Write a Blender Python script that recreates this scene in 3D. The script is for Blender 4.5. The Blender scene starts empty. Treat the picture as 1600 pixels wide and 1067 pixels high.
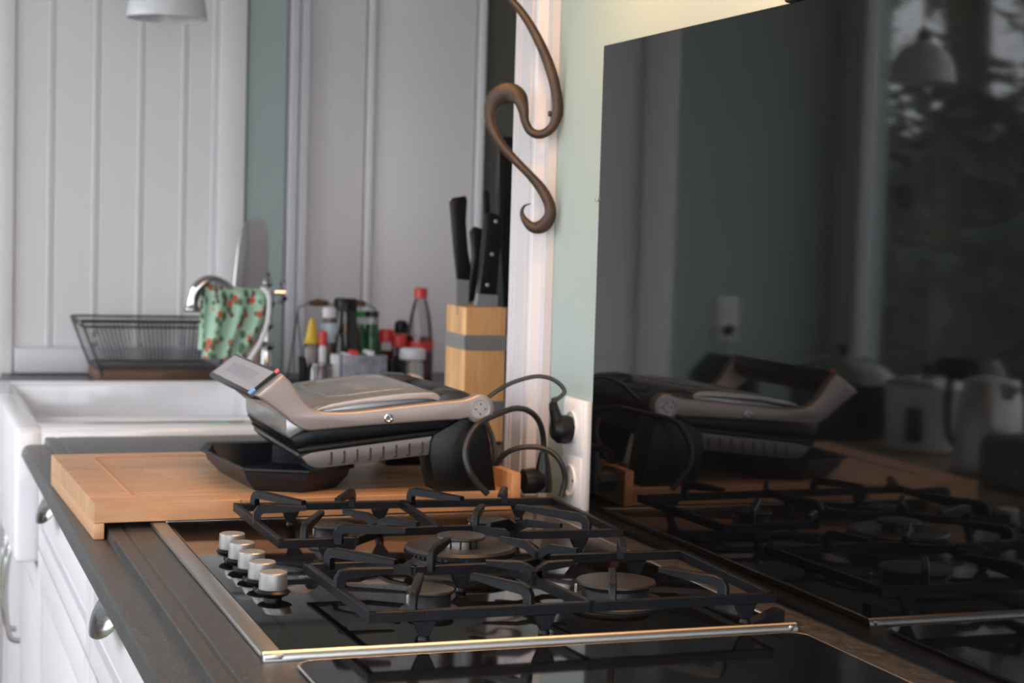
import bpy, bmesh, math, random
from mathutils import Vector, Matrix
random.seed(7)
C = bpy.context.scene
COL = C.collection
PI = math.pi

# ------------------------------------------------------------------ camera, world, lights, exposure
CAM = Vector((-0.2117, -1.4434, 0.3758))            # the worktop surface is z = 0, the floor z = -0.92
YAW, PITCH, ROLL, FPX = 0.3452, 0.0651, 0.0289, 2719.9
W, WM = 0.661, 0.645                                # planes of the sage wall and of the splashback glass face
FW = Vector((math.sin(YAW)*math.cos(PITCH), math.cos(YAW)*math.cos(PITCH), -math.sin(PITCH)))
_r0 = Vector((math.cos(YAW), -math.sin(YAW), 0)); _u0 = _r0.cross(FW)
RT = math.cos(ROLL)*_r0 + math.sin(ROLL)*_u0
UP = RT.cross(FW)
cd = bpy.data.cameras.new('camera'); cam = bpy.data.objects.new('camera', cd); COL.objects.link(cam)
cd.sensor_width = 36; cd.lens = FPX/1600*36; cd.clip_start = 0.02; cd.clip_end = 200
cam.matrix_world = Matrix(((RT.x, UP.x, -FW.x, CAM.x), (RT.y, UP.y, -FW.y, CAM.y), (RT.z, UP.z, -FW.z, CAM.z), (0, 0, 0, 1)))
cd.dof.use_dof = True; cd.dof.focus_distance = 1.80; cd.dof.aperture_fstop = 8.0
C.camera = cam

w = bpy.data.worlds.new('overcast_sky'); C.world = w; w.use_nodes = True
nt = w.node_tree; bg = nt.nodes['Background']
tc = nt.nodes.new('ShaderNodeTexCoord'); sp = nt.nodes.new('ShaderNodeSeparateXYZ'); rp = nt.nodes.new('ShaderNodeValToRGB')
nt.links.new(tc.outputs['Generated'], sp.inputs[0]); nt.links.new(sp.outputs['Z'], rp.inputs[0]); nt.links.new(rp.outputs[0], bg.inputs[0])
rp.color_ramp.elements[0].position = 0.0; rp.color_ramp.elements[0].color = (0.80, 0.80, 0.86, 1)
rp.color_ramp.elements[1].position = 0.9; rp.color_ramp.elements[1].color = (0.95, 0.95, 1.0, 1)
bg.inputs[1].default_value = 6.3

def light(name, kind, loc, rot, energy, color, size=0.1, size_y=None, portal=False, spot=None):
    l = bpy.data.lights.new(name, kind); o = bpy.data.objects.new(name, l); COL.objects.link(o)
    o.location = loc; o.rotation_euler = rot; l.energy = energy; l.color = color
    if kind == 'AREA':
        l.size = size
        if size_y: l.shape = 'RECTANGLE'; l.size_y = size_y
        if portal: l.cycles.is_portal = True
    else:
        l.shadow_soft_size = size
    if spot: l.spot_size = spot; l.spot_blend = 0.6
    return o
# daylight enters by the two tall windows of the left wall (portals only guide the sampling of the sky)
light('window_portal_1', 'AREA', (-1.56, 1.72, 0.25), (0, -PI/2, 0), 1, (1, 1, 1), 2.3, 3.6, portal=True)
light('window_portal_2', 'AREA', (-1.56, -1.45, 0.25), (0, -PI/2, 0), 1, (1, 1, 1), 2.3, 1.9, portal=True)
light('window_portal_fill', 'AREA', (-0.10, -2.56, 0.52), (PI/2, 0, 0), 1, (1, 1, 1), 2.4, 1.8, portal=True)  # portal of the added back window
# the two halogen lamps of the extractor hood over the hob
light('hood_light_back', 'AREA', (0.45, 0.52, 0.862), (0, 0, 0), 2.1, (1.0, 0.52, 0.14), 0.30, size_y=0.06)
light('hood_light_front', 'AREA', (0.40, 0.06, 0.862), (0, 0, 0), 6.0, (1.0, 0.50, 0.20), 0.46, size_y=0.12)

C.view_settings.view_transform = 'Standard'; C.view_settings.look = 'None'
C.view_settings.gamma = 1; C.view_settings.use_curve_mapping = False
C.view_settings.exposure = 0.0
C.cycles.use_denoising = True; C.cycles.max_bounces = 10; C.cycles.diffuse_bounces = 5
C.cycles.glossy_bounces = 6; C.cycles.transparent_max_bounces = 12; C.cycles.sample_clamp_indirect = 6
C.cycles.caustics_reflective = True; C.cycles.blur_glossy = 0.5

# ------------------------------------------------------------------ helpers
def P(px, py, ax, v):
    """the point that a sight line of the photograph meets on the plane axis = v"""
    d = FW + RT*((px-800)/FPX) - UP*((py-533.5)/FPX)
    return CAM + d*((v-CAM[ax])/d[ax])
def S(x, y, z=0.0, k=1.034):
    q = CAM+(Vector((x, y, z))-CAM)*k; return q
def Z2(x, y, v=0.70):
    p = P(x/2.857+300, y/2.857+540, 1, v); return (p.x, p.z)

def mat(name, color, rough=0.5, metal=0.0, spec=0.5, bump=0.0, bscale=200, var=0.0, vscale=8, stretch=(1, 1, 1),
        alpha=None, emit=None, coat=0.0, color2=None, trans=0.0, ior=1.5, rvar=0.0):
    m = bpy.data.materials.new(name); m.use_nodes = True; n = m.node_tree.nodes; l = m.node_tree.links
    b = n['Principled BSDF']
    b.inputs['Base Color'].default_value = (*color, 1); b.inputs['Roughness'].default_value = rough
    b.inputs['Metallic'].default_value = metal; b.inputs['Specular IOR Level'].default_value = spec
    b.inputs['Coat Weight'].default_value = coat; b.inputs['Transmission Weight'].default_value = trans; b.inputs['IOR'].default_value = ior
    if emit: b.inputs['Emission Color'].default_value = (*emit[0], 1); b.inputs['Emission Strength'].default_value = emit[1]
    t = n.new('ShaderNodeTexCoord'); mp = n.new('ShaderNodeMapping'); mp.inputs['Scale'].default_value = stretch
    l.new(t.outputs['Object'], mp.inputs[0])
    nz = n.new('ShaderNodeTexNoise'); nz.inputs['Scale'].default_value = vscale; nz.inputs['Detail'].default_value = 5
    l.new(mp.outputs[0], nz.inputs['Vector'])
    cr = n.new('ShaderNodeValToRGB'); cr.color_ramp.elements[0].position = 0.3; cr.color_ramp.elements[1].position = 0.7
    c2 = color2 or tuple(max(0, c*(1-var)) for c in color)
    cr.color_ramp.elements[0].color = (*c2, 1); cr.color_ramp.elements[1].color = (*color, 1)
    l.new(nz.outputs['Fac'], cr.inputs[0])
    if var or color2: l.new(cr.outputs[0], b.inputs['Base Color'])
    if rvar:
        mr = n.new('ShaderNodeMapRange'); mr.inputs['To Min'].default_value = rough; mr.inputs['To Max'].default_value = rough+rvar
        l.new(nz.outputs['Fac'], mr.inputs[0]); l.new(mr.outputs[0], b.inputs['Roughness'])
    if bump:
        nb = n.new('ShaderNodeTexNoise'); nb.inputs['Scale'].default_value = bscale; l.new(mp.outputs[0], nb.inputs['Vector'])
        bp = n.new('ShaderNodeBump'); bp.inputs['Strength'].default_value = bump; bp.inputs['Distance'].default_value = 0.001
        l.new(nb.outputs['Fac'], bp.inputs['Height']); l.new(bp.outputs[0], b.inputs['Normal'])
    return m

def wood(name, a, b_, stretch, rough=0.45, scale=18, rnd=0.16):
    m = mat(name, a, rough, color2=b_, vscale=scale, stretch=stretch, bump=0.15, bscale=120)
    n = m.node_tree.nodes; l = m.node_tree.links; b = n['Principled BSDF']
    src = b.inputs['Base Color'].links[0].from_socket
    oi = n.new('ShaderNodeObjectInfo'); mr = n.new('ShaderNodeMapRange')
    mr.inputs['To Min'].default_value = 1-rnd; mr.inputs['To Max'].default_value = 1+rnd
    hs = n.new('ShaderNodeHueSaturation'); l.new(oi.outputs['Random'], mr.inputs[0]); l.new(mr.outputs[0], hs.inputs['Value'])
    l.new(src, hs.inputs['Color']); l.new(hs.outputs[0], b.inputs['Base Color'])
    return m

def thin_glass(name, tint=(0.96, 0.98, 0.97), refl=0.5, rough=0.02):
    m = bpy.data.materials.new(name); m.use_nodes = True; n = m.node_tree.nodes; l = m.node_tree.links
    out = n['Material Output']; n.remove(n['Principled BSDF'])
    tr = n.new('ShaderNodeBsdfTransparent'); tr.inputs[0].default_value = (*tint, 1)
    gl = n.new('ShaderNodeBsdfGlossy'); gl.inputs['Roughness'].default_value = rough
    fr = n.new('ShaderNodeFresnel'); fr.inputs[0].default_value = 1.45; mx = n.new('ShaderNodeMixShader')
    mu = n.new('ShaderNodeMath'); mu.operation = 'MULTIPLY'; mu.inputs[1].default_value = refl
    l.new(fr.outputs[0], mu.inputs[0]); l.new(mu.outputs[0], mx.inputs[0]); l.new(tr.outputs[0], mx.inputs[1]); l.new(gl.outputs[0], mx.inputs[2])
    l.new(mx.outputs[0], out.inputs[0]); return m

M = dict(
    sage=mat('sage_paint', (0.345, 0.415, 0.410), 0.75, bump=0.25, bscale=260, var=0.04, vscale=3),
    white_wall=mat('white_wall_paint', (0.62, 0.60, 0.61), 0.75, bump=0.2, var=0.03),
    ceiling=mat('ceiling_paint', (0.78, 0.77, 0.76), 0.8, bump=0.15, var=0.03),
    white=mat('white_lacquer', (0.63, 0.61, 0.645), 0.42, bump=0.08, bscale=40, var=0.03, vscale=4),
    panel=mat('white_panel_paint', (0.74, 0.715, 0.74), 0.5, bump=0.1, bscale=60, var=0.03, vscale=4),
    pantry=mat('pantry_panel_paint', (0.76, 0.715, 0.735), 0.5, bump=0.1, bscale=60, var=0.03, vscale=4),  # copy of the white panel paint, toned to offset its shaded place
    casing=mat('white_gloss_casing', (0.58, 0.565, 0.61), 0.35, bump=0.06, bscale=50, var=0.02),
    ceramic=mat('white_ceramic', (0.80, 0.79, 0.83), 0.12, coat=0.3, var=0.02),
    floor=mat('floor_laminate', (0.33, 0.25, 0.19), 0.4, var=0.35, vscale=5, stretch=(1, 9, 1)),
    worktop=mat('speckled_dark_worktop', (0.060, 0.056, 0.056), 0.27, color2=(0.026, 0.025, 0.026), vscale=70, bump=0.35, bscale=420, rvar=0.14),
    steel=mat('brushed_steel', (0.55, 0.53, 0.52), 0.34, 1.0, var=0.1, vscale=30, stretch=(1, 14, 1)),
    chrome=mat('chrome', (0.50, 0.49, 0.50), 0.14, 1.0, var=0.05),
    satin=mat('satin_knob_steel', (0.44, 0.425, 0.43), 0.42, 0.75, var=0.06, vscale=40, stretch=(1, 1, 12)),
    glass_black=mat('black_glass', (0.003, 0.003, 0.0035), 0.035, spec=0.5, coat=0.0, var=0.2),
    hob_glass=mat('black_hob_glass', (0.004, 0.004, 0.005), 0.05, spec=0.75, var=0.2, rvar=0.03),
    iron=mat('black_cast_iron', (0.005, 0.0055, 0.009), 0.40, spec=0.24, bump=0.3, bscale=500, var=0.25, vscale=60),
    cap=mat('burner_cap_enamel', (0.028, 0.026, 0.027), 0.38, spec=0.32, bump=0.3, bscale=600, var=0.2, vscale=40),
    aluminium=mat('cast_aluminium', (0.42, 0.40, 0.39), 0.4, 1.0, bump=0.3, bscale=300, var=0.2),
    rust=mat('wrought_iron_brown', (0.070, 0.038, 0.024), 0.45, 0.3, color2=(0.020, 0.016, 0.014), vscale=22, bump=0.6, bscale=150),
    black_plastic=mat('black_plastic', (0.006, 0.006, 0.0065), 0.36, spec=0.28, bump=0.15, bscale=400, var=0.2),
    dark_plastic=mat('anthracite_plastic', (0.022, 0.022, 0.024), 0.33, spec=0.4, var=0.15, vscale=30),
    tray_plastic=mat('blue_black_plastic', (0.012, 0.014, 0.019), 0.36, spec=0.35, bump=0.25, bscale=500, var=0.2),
    grill_silver=mat('silver_paint', (0.37, 0.32, 0.315), 0.38, 0.55, var=0.05, vscale=20),
    grill_base=mat('grey_base_paint', (0.155, 0.14, 0.14), 0.42, 0.3, var=0.06, vscale=20),
    grill_lid=mat('graphite_paint', (0.36, 0.36, 0.37), 0.25, 0.6, var=0.08, vscale=20),
    display=mat('display_grey', (0.30, 0.29, 0.33), 0.25, var=0.08, vscale=40),
    cord=mat('black_cord_rubber', (0.018, 0.017, 0.018), 0.45, var=0.2),
    socket=mat('white_socket_plastic', (0.78, 0.76, 0.78), 0.3, var=0.02),
    board=wood('butcher_block_maple', (0.57, 0.335, 0.185), (0.46, 0.245, 0.125), (1.5, 16, 8), 0.38, 9),
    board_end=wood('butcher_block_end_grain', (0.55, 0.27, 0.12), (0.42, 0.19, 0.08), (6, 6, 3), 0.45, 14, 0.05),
    block=wood('knife_block_pine', (0.66, 0.38, 0.17), (0.52, 0.27, 0.11), (14, 14, 1.5), 0.45, 8, 0.24),
    darkwood=wood('dark_brown_wood', (0.13, 0.06, 0.035), (0.07, 0.035, 0.02), (2, 14, 8), 0.5, 10),
    blade=mat('knife_blade_steel', (0.62, 0.60, 0.60), 0.2, 1.0, var=0.05),
    pane=thin_glass('window_glass'),
    clear=thin_glass('clear_bottle_plastic', (0.86, 0.84, 0.85), 0.9, 0.05),
    shade=mat('opal_glass_shade', (0.75, 0.74, 0.78), 0.25, var=0.02, trans=0.15),
    red=mat('red_plastic', (0.60, 0.035, 0.035), 0.35, var=0.05), yellow=mat('yellow_plastic', (0.75, 0.50, 0.03), 0.35, var=0.05),
    green=mat('green_bottle', (0.02, 0.13, 0.045), 0.2, var=0.15), greencap=mat('green_cap', (0.02, 0.36, 0.10), 0.35, var=0.05),
    darkglass=mat('dark_olive_glass', (0.016, 0.015, 0.009), 0.12, var=0.2), bluelabel=mat('pale_blue_label', (0.50, 0.58, 0.70), 0.5, var=0.05),
    paper=mat('white_label_paper', (0.72, 0.71, 0.74), 0.6, var=0.04), maroon=mat('maroon_label', (0.14, 0.02, 0.035), 0.35, color2=(0.05, 0.02, 0.05), vscale=60),
    sauce=mat('dark_red_sauce', (0.20, 0.03, 0.02), 0.25, var=0.3, vscale=30), jar=mat('milky_jar', (0.48, 0.46, 0.44), 0.3, var=0.12, vscale=30),
    amber=mat('brown_glass', (0.10, 0.07, 0.05), 0.2, var=0.2), grey_plastic=mat('grey_plastic_box', (0.15, 0.15, 0.18), 0.35, color2=(0.32, 0.32, 0.38), vscale=55),
    teal=mat('teal_sponge', (0.05, 0.48, 0.42), 0.8, bump=0.8, bscale=300, var=0.15), beige=mat('beige_cloth', (0.50, 0.33, 0.27), 0.85, bump=0.5, var=0.1),
    dark_room=mat('dark_opening_brown', (0.085, 0.072, 0.062), 0.6, color2=(0.075, 0.070, 0.052), vscale=2), wire=mat('black_wire', (0.035, 0.035, 0.04), 0.4, var=0.2),
    darkpot=mat('black_enamel_pot', (0.012, 0.013, 0.014), 0.18, var=0.1), tabletop=wood('table_oak', (0.30, 0.19, 0.11), (0.22, 0.13, 0.07), (2, 12, 8)),
    sagebag=mat('grey_green_fabric', (0.14, 0.16, 0.14), 0.8, bump=0.5, var=0.25, vscale=15), bark=mat('tree_bark', (0.09, 0.07, 0.05), 0.9, bump=1.0, bscale=30, var=0.4),
    leaf=mat('dark_conifer_needles', (0.060, 0.085, 0.045), 0.7, var=0.5, vscale=3), grass=mat('lawn', (0.06, 0.10, 0.03), 0.9, bump=1, bscale=60, var=0.4),
    fence=wood('weathered_fence_board', (0.12, 0.085, 0.06), (0.07, 0.05, 0.035), (10, 10, 1)), copper=mat('warm_lamp_glass', (1, 0.8, 0.5), 0.3, emit=((1.0, 0.62, 0.30), 3)),
    red_dot=mat('pink_red_sticker', (0.70, 0.12, 0.16), 0.35), blue_dot=mat('blue_sticker', (0.16, 0.36, 0.75), 0.35),
)
# specks of dust and dried splashes on the worktop
m = M['worktop']; n_ = m.node_tree.nodes; l_ = m.node_tree.links; pb = n_['Principled BSDF']; src = pb.inputs['Base Color'].links[0].from_socket
vo = n_.new('ShaderNodeTexVoronoi'); vo.inputs['Scale'].default_value = 130; tcn = n_.new('ShaderNodeTexCoord'); l_.new(tcn.outputs['Object'], vo.inputs['Vector'])
n2 = n_.new('ShaderNodeTexNoise'); n2.inputs['Scale'].default_value = 9; l_.new(tcn.outputs['Object'], n2.inputs['Vector'])
mu = n_.new('ShaderNodeMath'); mu.operation = 'MULTIPLY'; mu.inputs[1].default_value = 0.26; l_.new(n2.outputs['Fac'], mu.inputs[0])
lt_ = n_.new('ShaderNodeMath'); lt_.operation = 'LESS_THAN'; l_.new(vo.outputs['Distance'], lt_.inputs[0]); l_.new(mu.outputs[0], lt_.inputs[1])
mx_ = n_.new('ShaderNodeMix'); mx_.data_type = 'RGBA'; mx_.inputs['B'].default_value = (0.20, 0.18, 0.17, 1); l_.new(lt_.outputs[0], mx_.inputs['Factor']); l_.new(src, mx_.inputs['A']); l_.new(mx_.outputs['Result'], pb.inputs['Base Color'])
# printed towel: strawberries, leaves and stems on mint cotton
def towel_mat():
    m = mat('printed_mint_cotton', (0.30, 0.50, 0.36), 0.85, bump=0.5, bscale=500)
    n = m.node_tree.nodes; l = m.node_tree.links; b = n['Principled BSDF']
    t = n.new('ShaderNodeTexCoord'); last = None
    base = n.new('ShaderNodeRGB'); base.outputs[0].default_value = (0.33, 0.50, 0.38, 1); last = base.outputs[0]
    for sc, th, col, off in ((50, 0.36, (0.08, 0.15, 0.08), (0.3, 0, 0)), (48, 0.30, (0.14, 0.07, 0.05), (2.1, 0, 1.3)), (40, 0.27, (0.45, 0.09, 0.05), (5.4, 0, 3.2))):
        mp = n.new('ShaderNodeMapping'); mp.inputs['Location'].default_value = off; mp.inputs['Scale'].default_value = (1.2, 0.3, 0.8)
        v = n.new('ShaderNodeTexVoronoi'); v.inputs['Scale'].default_value = sc
        l.new(t.outputs['Object'], mp.inputs[0]); l.new(mp.outputs[0], v.inputs['Vector'])
        lt = n.new('ShaderNodeMath'); lt.operation = 'LESS_THAN'; lt.inputs[1].default_value = th; l.new(v.outputs['Distance'], lt.inputs[0])
        mx = n.new('ShaderNodeMix'); mx.data_type = 'RGBA'; mx.inputs['B'].default_value = (*col, 1)
        l.new(lt.outputs[0], mx.inputs['Factor']); l.new(last, mx.inputs['A']); last = mx.outputs['Result']
    l.new(last, b.inputs['Base Color']); return m
M['towel'] = towel_mat()

def BM(): return bmesh.new()
def box(bm, x0, x1, y0, y1, z0, z1, bev=0.0, seg=2):
    r = bmesh.ops.create_cube(bm, size=1.0)
    bmesh.ops.scale(bm, vec=(x1-x0, y1-y0, z1-z0), verts=r['verts'])
    bmesh.ops.translate(bm, vec=((x0+x1)/2, (y0+y1)/2, (z0+z1)/2), verts=r['verts'])
    if bev:
        es = list({e for v in r['verts'] for e in v.link_edges})
        bmesh.ops.bevel(bm, geom=es, offset=bev, segments=seg, affect='EDGES', profile=0.5)
    return bm
def prism(bm, poly, ax, a0, a1, bev=0.0, seg=2):
    """poly: 2-D outline; ax: axis of extrusion (0 x, 1 y, 2 z)"""
    def v3(p, a):
        return {0: (a, p[0], p[1]), 1: (p[0], a, p[1]), 2: (p[0], p[1], a)}[ax]
    A = [bm.verts.new(v3(p, a0)) for p in poly]; B = [bm.verts.new(v3(p, a1)) for p in poly]
    fs = [bm.faces.new(A), bm.faces.new(B)]; n = len(poly)
    for i in range(n): fs.append(bm.faces.new((A[i], A[(i+1) % n], B[(i+1) % n], B[i])))
    bmesh.ops.recalc_face_normals(bm, faces=fs)
    if bev:
        es = list({e for f in fs[:2] for e in f.edges})
        bmesh.ops.bevel(bm, geom=es, offset=bev, segments=seg, affect='EDGES', profile=0.5)
    return bm
def lathe(bm, prof, c, seg=28, axis=(0, 0, 1)):
    q = Vector((0, 0, 1)).rotation_difference(Vector(axis)); c = Vector(c); rings = []
    for r, z in prof:
        if r < 1e-6: rings.append([bm.verts.new(c + q @ Vector((0, 0, z)))])
        else: rings.append([bm.verts.new(c + q @ Vector((r*math.cos(2*PI*k/seg), r*math.sin(2*PI*k/seg), z))) for k in range(seg)])
    fs = []
    for a, b in zip(rings, rings[1:]):
        for k in range(seg):
            k2 = (k+1) % seg
            if len(a) == 1 and len(b) == 1: continue
            if len(a) == 1: fs.append(bm.faces.new((a[0], b[k2], b[k])))
            elif len(b) == 1: fs.append(bm.faces.new((a[k], a[k2], b[0])))
            else: fs.append(bm.faces.new((a[k], a[k2], b[k2], b[k])))
    for ring in (rings[0], rings[-1]):
        if len(ring) > 1: fs.append(bm.faces.new(ring))
    bmesh.ops.recalc_face_normals(bm, faces=fs); return bm
def smooth_pts(pts, k=6):
    """Catmull-Rom through tuples of any width"""
    out = []; n = len(pts)
    for i in range(n-1):
        p0, p1, p2, p3 = pts[max(0, i-1)], pts[i], pts[i+1], pts[min(n-1, i+2)]
        for j in range(k):
            t = j/k
            out.append(tuple(0.5*((2*b)+(-a+c)*t+(2*a-5*b+4*c-d)*t*t+(-a+3*b-3*c+d)*t**3) for a, b, c, d in zip(p0, p1, p2, p3)))
    out.append(tuple(pts[-1])); return out
def tube(bm, pts, rad, seg=10, flat=None, nrm=None):
    """sweep an ellipse along pts; rad a number or list; flat: thickness along nrm"""
    pts = [Vector(p[:3]) for p in pts]; n = len(pts); rings = []; ref = None
    for i, p in enumerate(pts):
        t = (pts[min(n-1, i+1)]-pts[max(0, i-1)]).normalized()
        if nrm is not None: b = Vector(nrm); b = (b - t*b.dot(t)).normalized(); a = t.cross(b)
        else:
            if ref is None: ref = t.orthogonal().normalized()
            ref = (ref - t*ref.dot(t)).normalized(); a = ref; b = t.cross(a)
        r = rad[i] if isinstance(rad, (list, tuple)) else rad
        f = r if flat is None else (flat[i] if isinstance(flat, (list, tuple)) else flat)
        rings.append([bm.verts.new(p + a*r*math.cos(2*PI*k/seg) + b*f*math.sin(2*PI*k/seg)) for k in range(seg)])
    fs = [bm.faces.new(rings[0]), bm.faces.new(rings[-1])]
    for A, B in zip(rings, rings[1:]):
        for k in range(seg): fs.append(bm.faces.new((A[k], A[(k+1) % seg], B[(k+1) % seg], B[k])))
    bmesh.ops.recalc_face_normals(bm, faces=fs); return bm
def bar(bm, pts, wd, ht, nrm=(0, 0, 1), bev=0.15):
    """a bar of rounded rectangular section along pts; wd, ht numbers or lists"""
    pts = [Vector(p) for p in pts]; n = len(pts); rings = []; N = Vector(nrm)
    for i, p in enumerate(pts):
        t = (pts[min(n-1, i+1)]-pts[max(0, i-1)]).normalized()
        a = t.cross(N).normalized(); b = a.cross(t).normalized()
        w_ = (wd[i] if isinstance(wd, (list, tuple)) else wd)/2; h_ = (ht[i] if isinstance(ht, (list, tuple)) else ht)/2
        e = min(w_, h_)*2*bev
        sec = [(w_, h_-e), (w_-e, h_), (-w_+e, h_), (-w_, h_-e), (-w_, -h_), (w_, -h_)]
        rings.append([bm.verts.new(p+a*u+b*v) for u, v in sec])
    fs = [bm.faces.new(rings[0]), bm.faces.new(rings[-1])]; m = 6
    for A, B in zip(rings, rings[1:]):
        for k in range(m): fs.append(bm.faces.new((A[k], A[(k+1) % m], B[(k+1) % m], B[k])))
    bmesh.ops.recalc_face_normals(bm, faces=fs); return bm

ORG = {}
def rootloc(o): return ORG.get(o.name, Vector((0, 0, 0)))
def obj(name, bm, m, parent=None, org=None, angle=32):
    """link a bmesh (in world coordinates) as ONE object; org: its base when it is top-level"""
    me = bpy.data.meshes.new(name)
    o = bpy.data.objects.new(name, me); COL.objects.link(o)
    base = rootloc(parent) if parent is not None else Vector(org or (0, 0, 0))
    bmesh.ops.translate(bm, vec=-base, verts=bm.verts)
    bm.to_mesh(me); bm.free(); me.materials.append(m)
    me.polygons.foreach_set('use_smooth', [True]*len(me.polygons)); me.set_sharp_from_angle(angle=math.radians(angle))
    if parent is not None: o.parent = parent
    else: o.location = base
    ORG[o.name] = base
    return o
def thing(name, label, cat, loc=(0, 0, 0), group=None):
    o = bpy.data.objects.new(name, None); COL.objects.link(o); o.location = loc; o.empty_display_size = 0.05
    ORG[o.name] = Vector(loc); o['label'] = label; o['category'] = cat
    if group: o['group'] = group
    return o
def tag(o, label, cat, group=None):
    o['label'] = label; o['category'] = cat
    if group: o['group'] = group
    return o
def struct(name, bm, m, label=None, parent=None):
    o = obj(name, bm, m, parent)
    if parent is None: o['kind'] = 'structure'; o['category'] = name.split('_')[0]
    if label: o['label'] = label
    return o
def copy_tree(o, parent=None):
    c = o.copy(); COL.objects.link(c); c.parent = parent; ORG[c.name] = rootloc(o)
    for ch in list(o.children): copy_tree(ch, c)
    return c

# ------------------------------------------------------------------ the setting
FL, CE = -0.92, 1.62
struct('floor', box(BM(), -1.62, 1.62, -2.62, 3.84, FL-0.05, FL), M['floor'], 'brown laminate kitchen floor running under the cabinets')
struct('ceiling', box(BM(), -1.62, 1.62, -2.62, 3.84, CE, CE+0.05), M['ceiling'], 'plain white ceiling over the whole kitchen')
struct('wall_right', box(BM(), W, W+0.14, -2.5, 0.94, FL, CE), M['sage'], 'sage green wall behind the black glass splashback')
struct('wall_far', box(BM(), -1.5, 1.5, 3.72, 3.84, FL, CE), M['sage'], 'sage green far wall beyond the white cupboards')
b = BM(); BWX0, BWX1, BWZ0, BWZ1 = -1.30, 1.10, -0.40, 1.45
box(b, -1.5, BWX0, -2.62, -2.5, FL, CE); box(b, BWX1, 1.5, -2.62, -2.5, FL, CE); box(b, BWX0, BWX1, -2.62, -2.5, FL, BWZ0); box(b, BWX0, BWX1, -2.62, -2.5, BWZ1, CE)
struct('wall_alcove', box(BM(), 0.6165, 0.7115, 2.824, 3.0, FL, CE), M['sage'], 'narrow strip of sage green wall between larder and white post')
struct('wall_back', b, M['white_wall'], 'white wall with an added fill light window behind the photographer')
b = BM(); f = 0.07  # unseen window added to bring fill light to the far cupboards
for x0, x1 in ((BWX0, BWX0+f), (-0.13, -0.07), (BWX1-f, BWX1)): box(b, x0, x1, -2.59, -2.47, BWZ0, BWZ1, 0.006)
for z0, z1 in ((BWZ0, BWZ0+f), (BWZ1-f, BWZ1)): box(b, BWX0+f, -0.13, -2.59, -2.47, z0, z1, 0.006); box(b, -0.07, BWX1-f, -2.59, -2.47, z0, z1, 0.006)
wb = struct('window_fill', b, M['casing'], 'added white framed window for fill light behind the photographer')
for x0, x1 in ((BWX0+f, -0.13), (-0.07, BWX1-f)): struct('window_pane', box(BM(), x0, x1, -2.545, -2.541, BWZ0+f, BWZ1-f), M['pane'], None, wb)
struct('wall_recess', box(BM(), 1.5, 1.62, 0.84, 3.72, FL, CE), M['white_wall'], 'white side wall of the recess past the casing')
b = BM(); box(b, W+0.1405, 1.5, 0.84, 0.94, FL, CE)
struct('wall_return', b, M['white_wall'], 'short white return wall behind the casing')
b = BM()
WT, WB = 1.40, -0.86
for y0, y1 in ((-2.62, -2.40), (-0.50, -0.10), (3.61, 3.84)): box(b, -1.62, -1.5, y0, y1, FL, CE)
for y0, y1 in ((-2.40, -0.50), (-0.10, 3.61)):
    box(b, -1.62, -1.5, y0, y1, WT, CE); box(b, -1.62, -1.5, y0, y1, FL, WB)
struct('wall_left', b, M['sage'], 'sage green wall pierced by two tall white windows')
def window(name, y0, y1, posts, label):
    b = BM(); X0, X1 = -1.535, -1.48; f = 0.07
    box(b, X0, X1, y0, y0+f, WB, WT, 0.006); box(b, X0, X1, y1-f, y1, WB, WT, 0.006)
    box(b, X0, X1, y0+f, y1-f, WB, WB+f, 0.006); box(b, X0, X1, y0+f, y1-f, WT-f, WT, 0.006)
    for p in posts: box(b, X0, X1, p-0.03, p+0.03, WB+f, WT-f, 0.006)
    # raised casing round the opening
    for a0, a1 in ((y0-0.09, y0), (y1, y1+0.105)): box(b, -1.499, -1.475, a0, a1, WB-0.02, WT+0.08, 0.006)
    box(b, -1.499, -1.475, y0, y1, WT, WT+0.08, 0.006)
    o = struct(name, b, M['casing'], label)
    ed = [y0+f]+[q for p in posts for q in (p-0.03, p+0.03)]+[y1-f]
    for k in range(0, len(ed), 2):
        struct('window_pane', box(BM(), -1.520, -1.516, ed[k], ed[k+1], WB+f, WT-f), M['pane'], None, o)
window('window_1', -0.10, 3.61, (1.55,), 'tall white framed window beside the table, seen in the splashback')
window('window_2', -2.40, -0.50, (), 'tall white framed window nearest the photographer')

# casing at the end of the sage wall (fluted moulding that runs up the corner)
prof = [(W-0.0002, 0.822), (W-0.012, 0.822), (W-0.012, 0.838), (W-0.024, 0.843), (W-0.026, 0.847), (W-0.026, 0.855), (W-0.019, 0.858), (W-0.019, 0.862), (W-0.026, 0.865),
        (W-0.026, 0.903), (W-0.022, 0.905), (W-0.022, 0.908), (W-0.026, 0.910), (W-0.026, 0.916), (W-0.022, 0.918), (W-0.022, 0.921), (W-0.026, 0.923), (W-0.026, 0.932), (W-0.020, 0.936),
        (W-0.0002, 0.9395)]
struct('trim_1', prism(BM(), prof, 2, 0.0, CE), M['casing'], 'white fluted door casing beside the iron hook')
struct('trim_2', prism(BM(), [(0.712, 2.84), (0.726, 2.825), (0.742, 2.825), (0.744, 2.835), (0.749, 2.835), (0.751, 2.82), (0.768, 2.82), (0.768, 2.863), (0.712, 2.863)], 2, FL, CE),
       M['casing'], 'white corner post between sage wall and white pantry doors')
struct('trim_3', box(BM(), 0.07, 0.616, 2.775, 2.812, 0.002, 0.062, 0.005), M['casing'], 'low white ledge along the back of the worktop')

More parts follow.
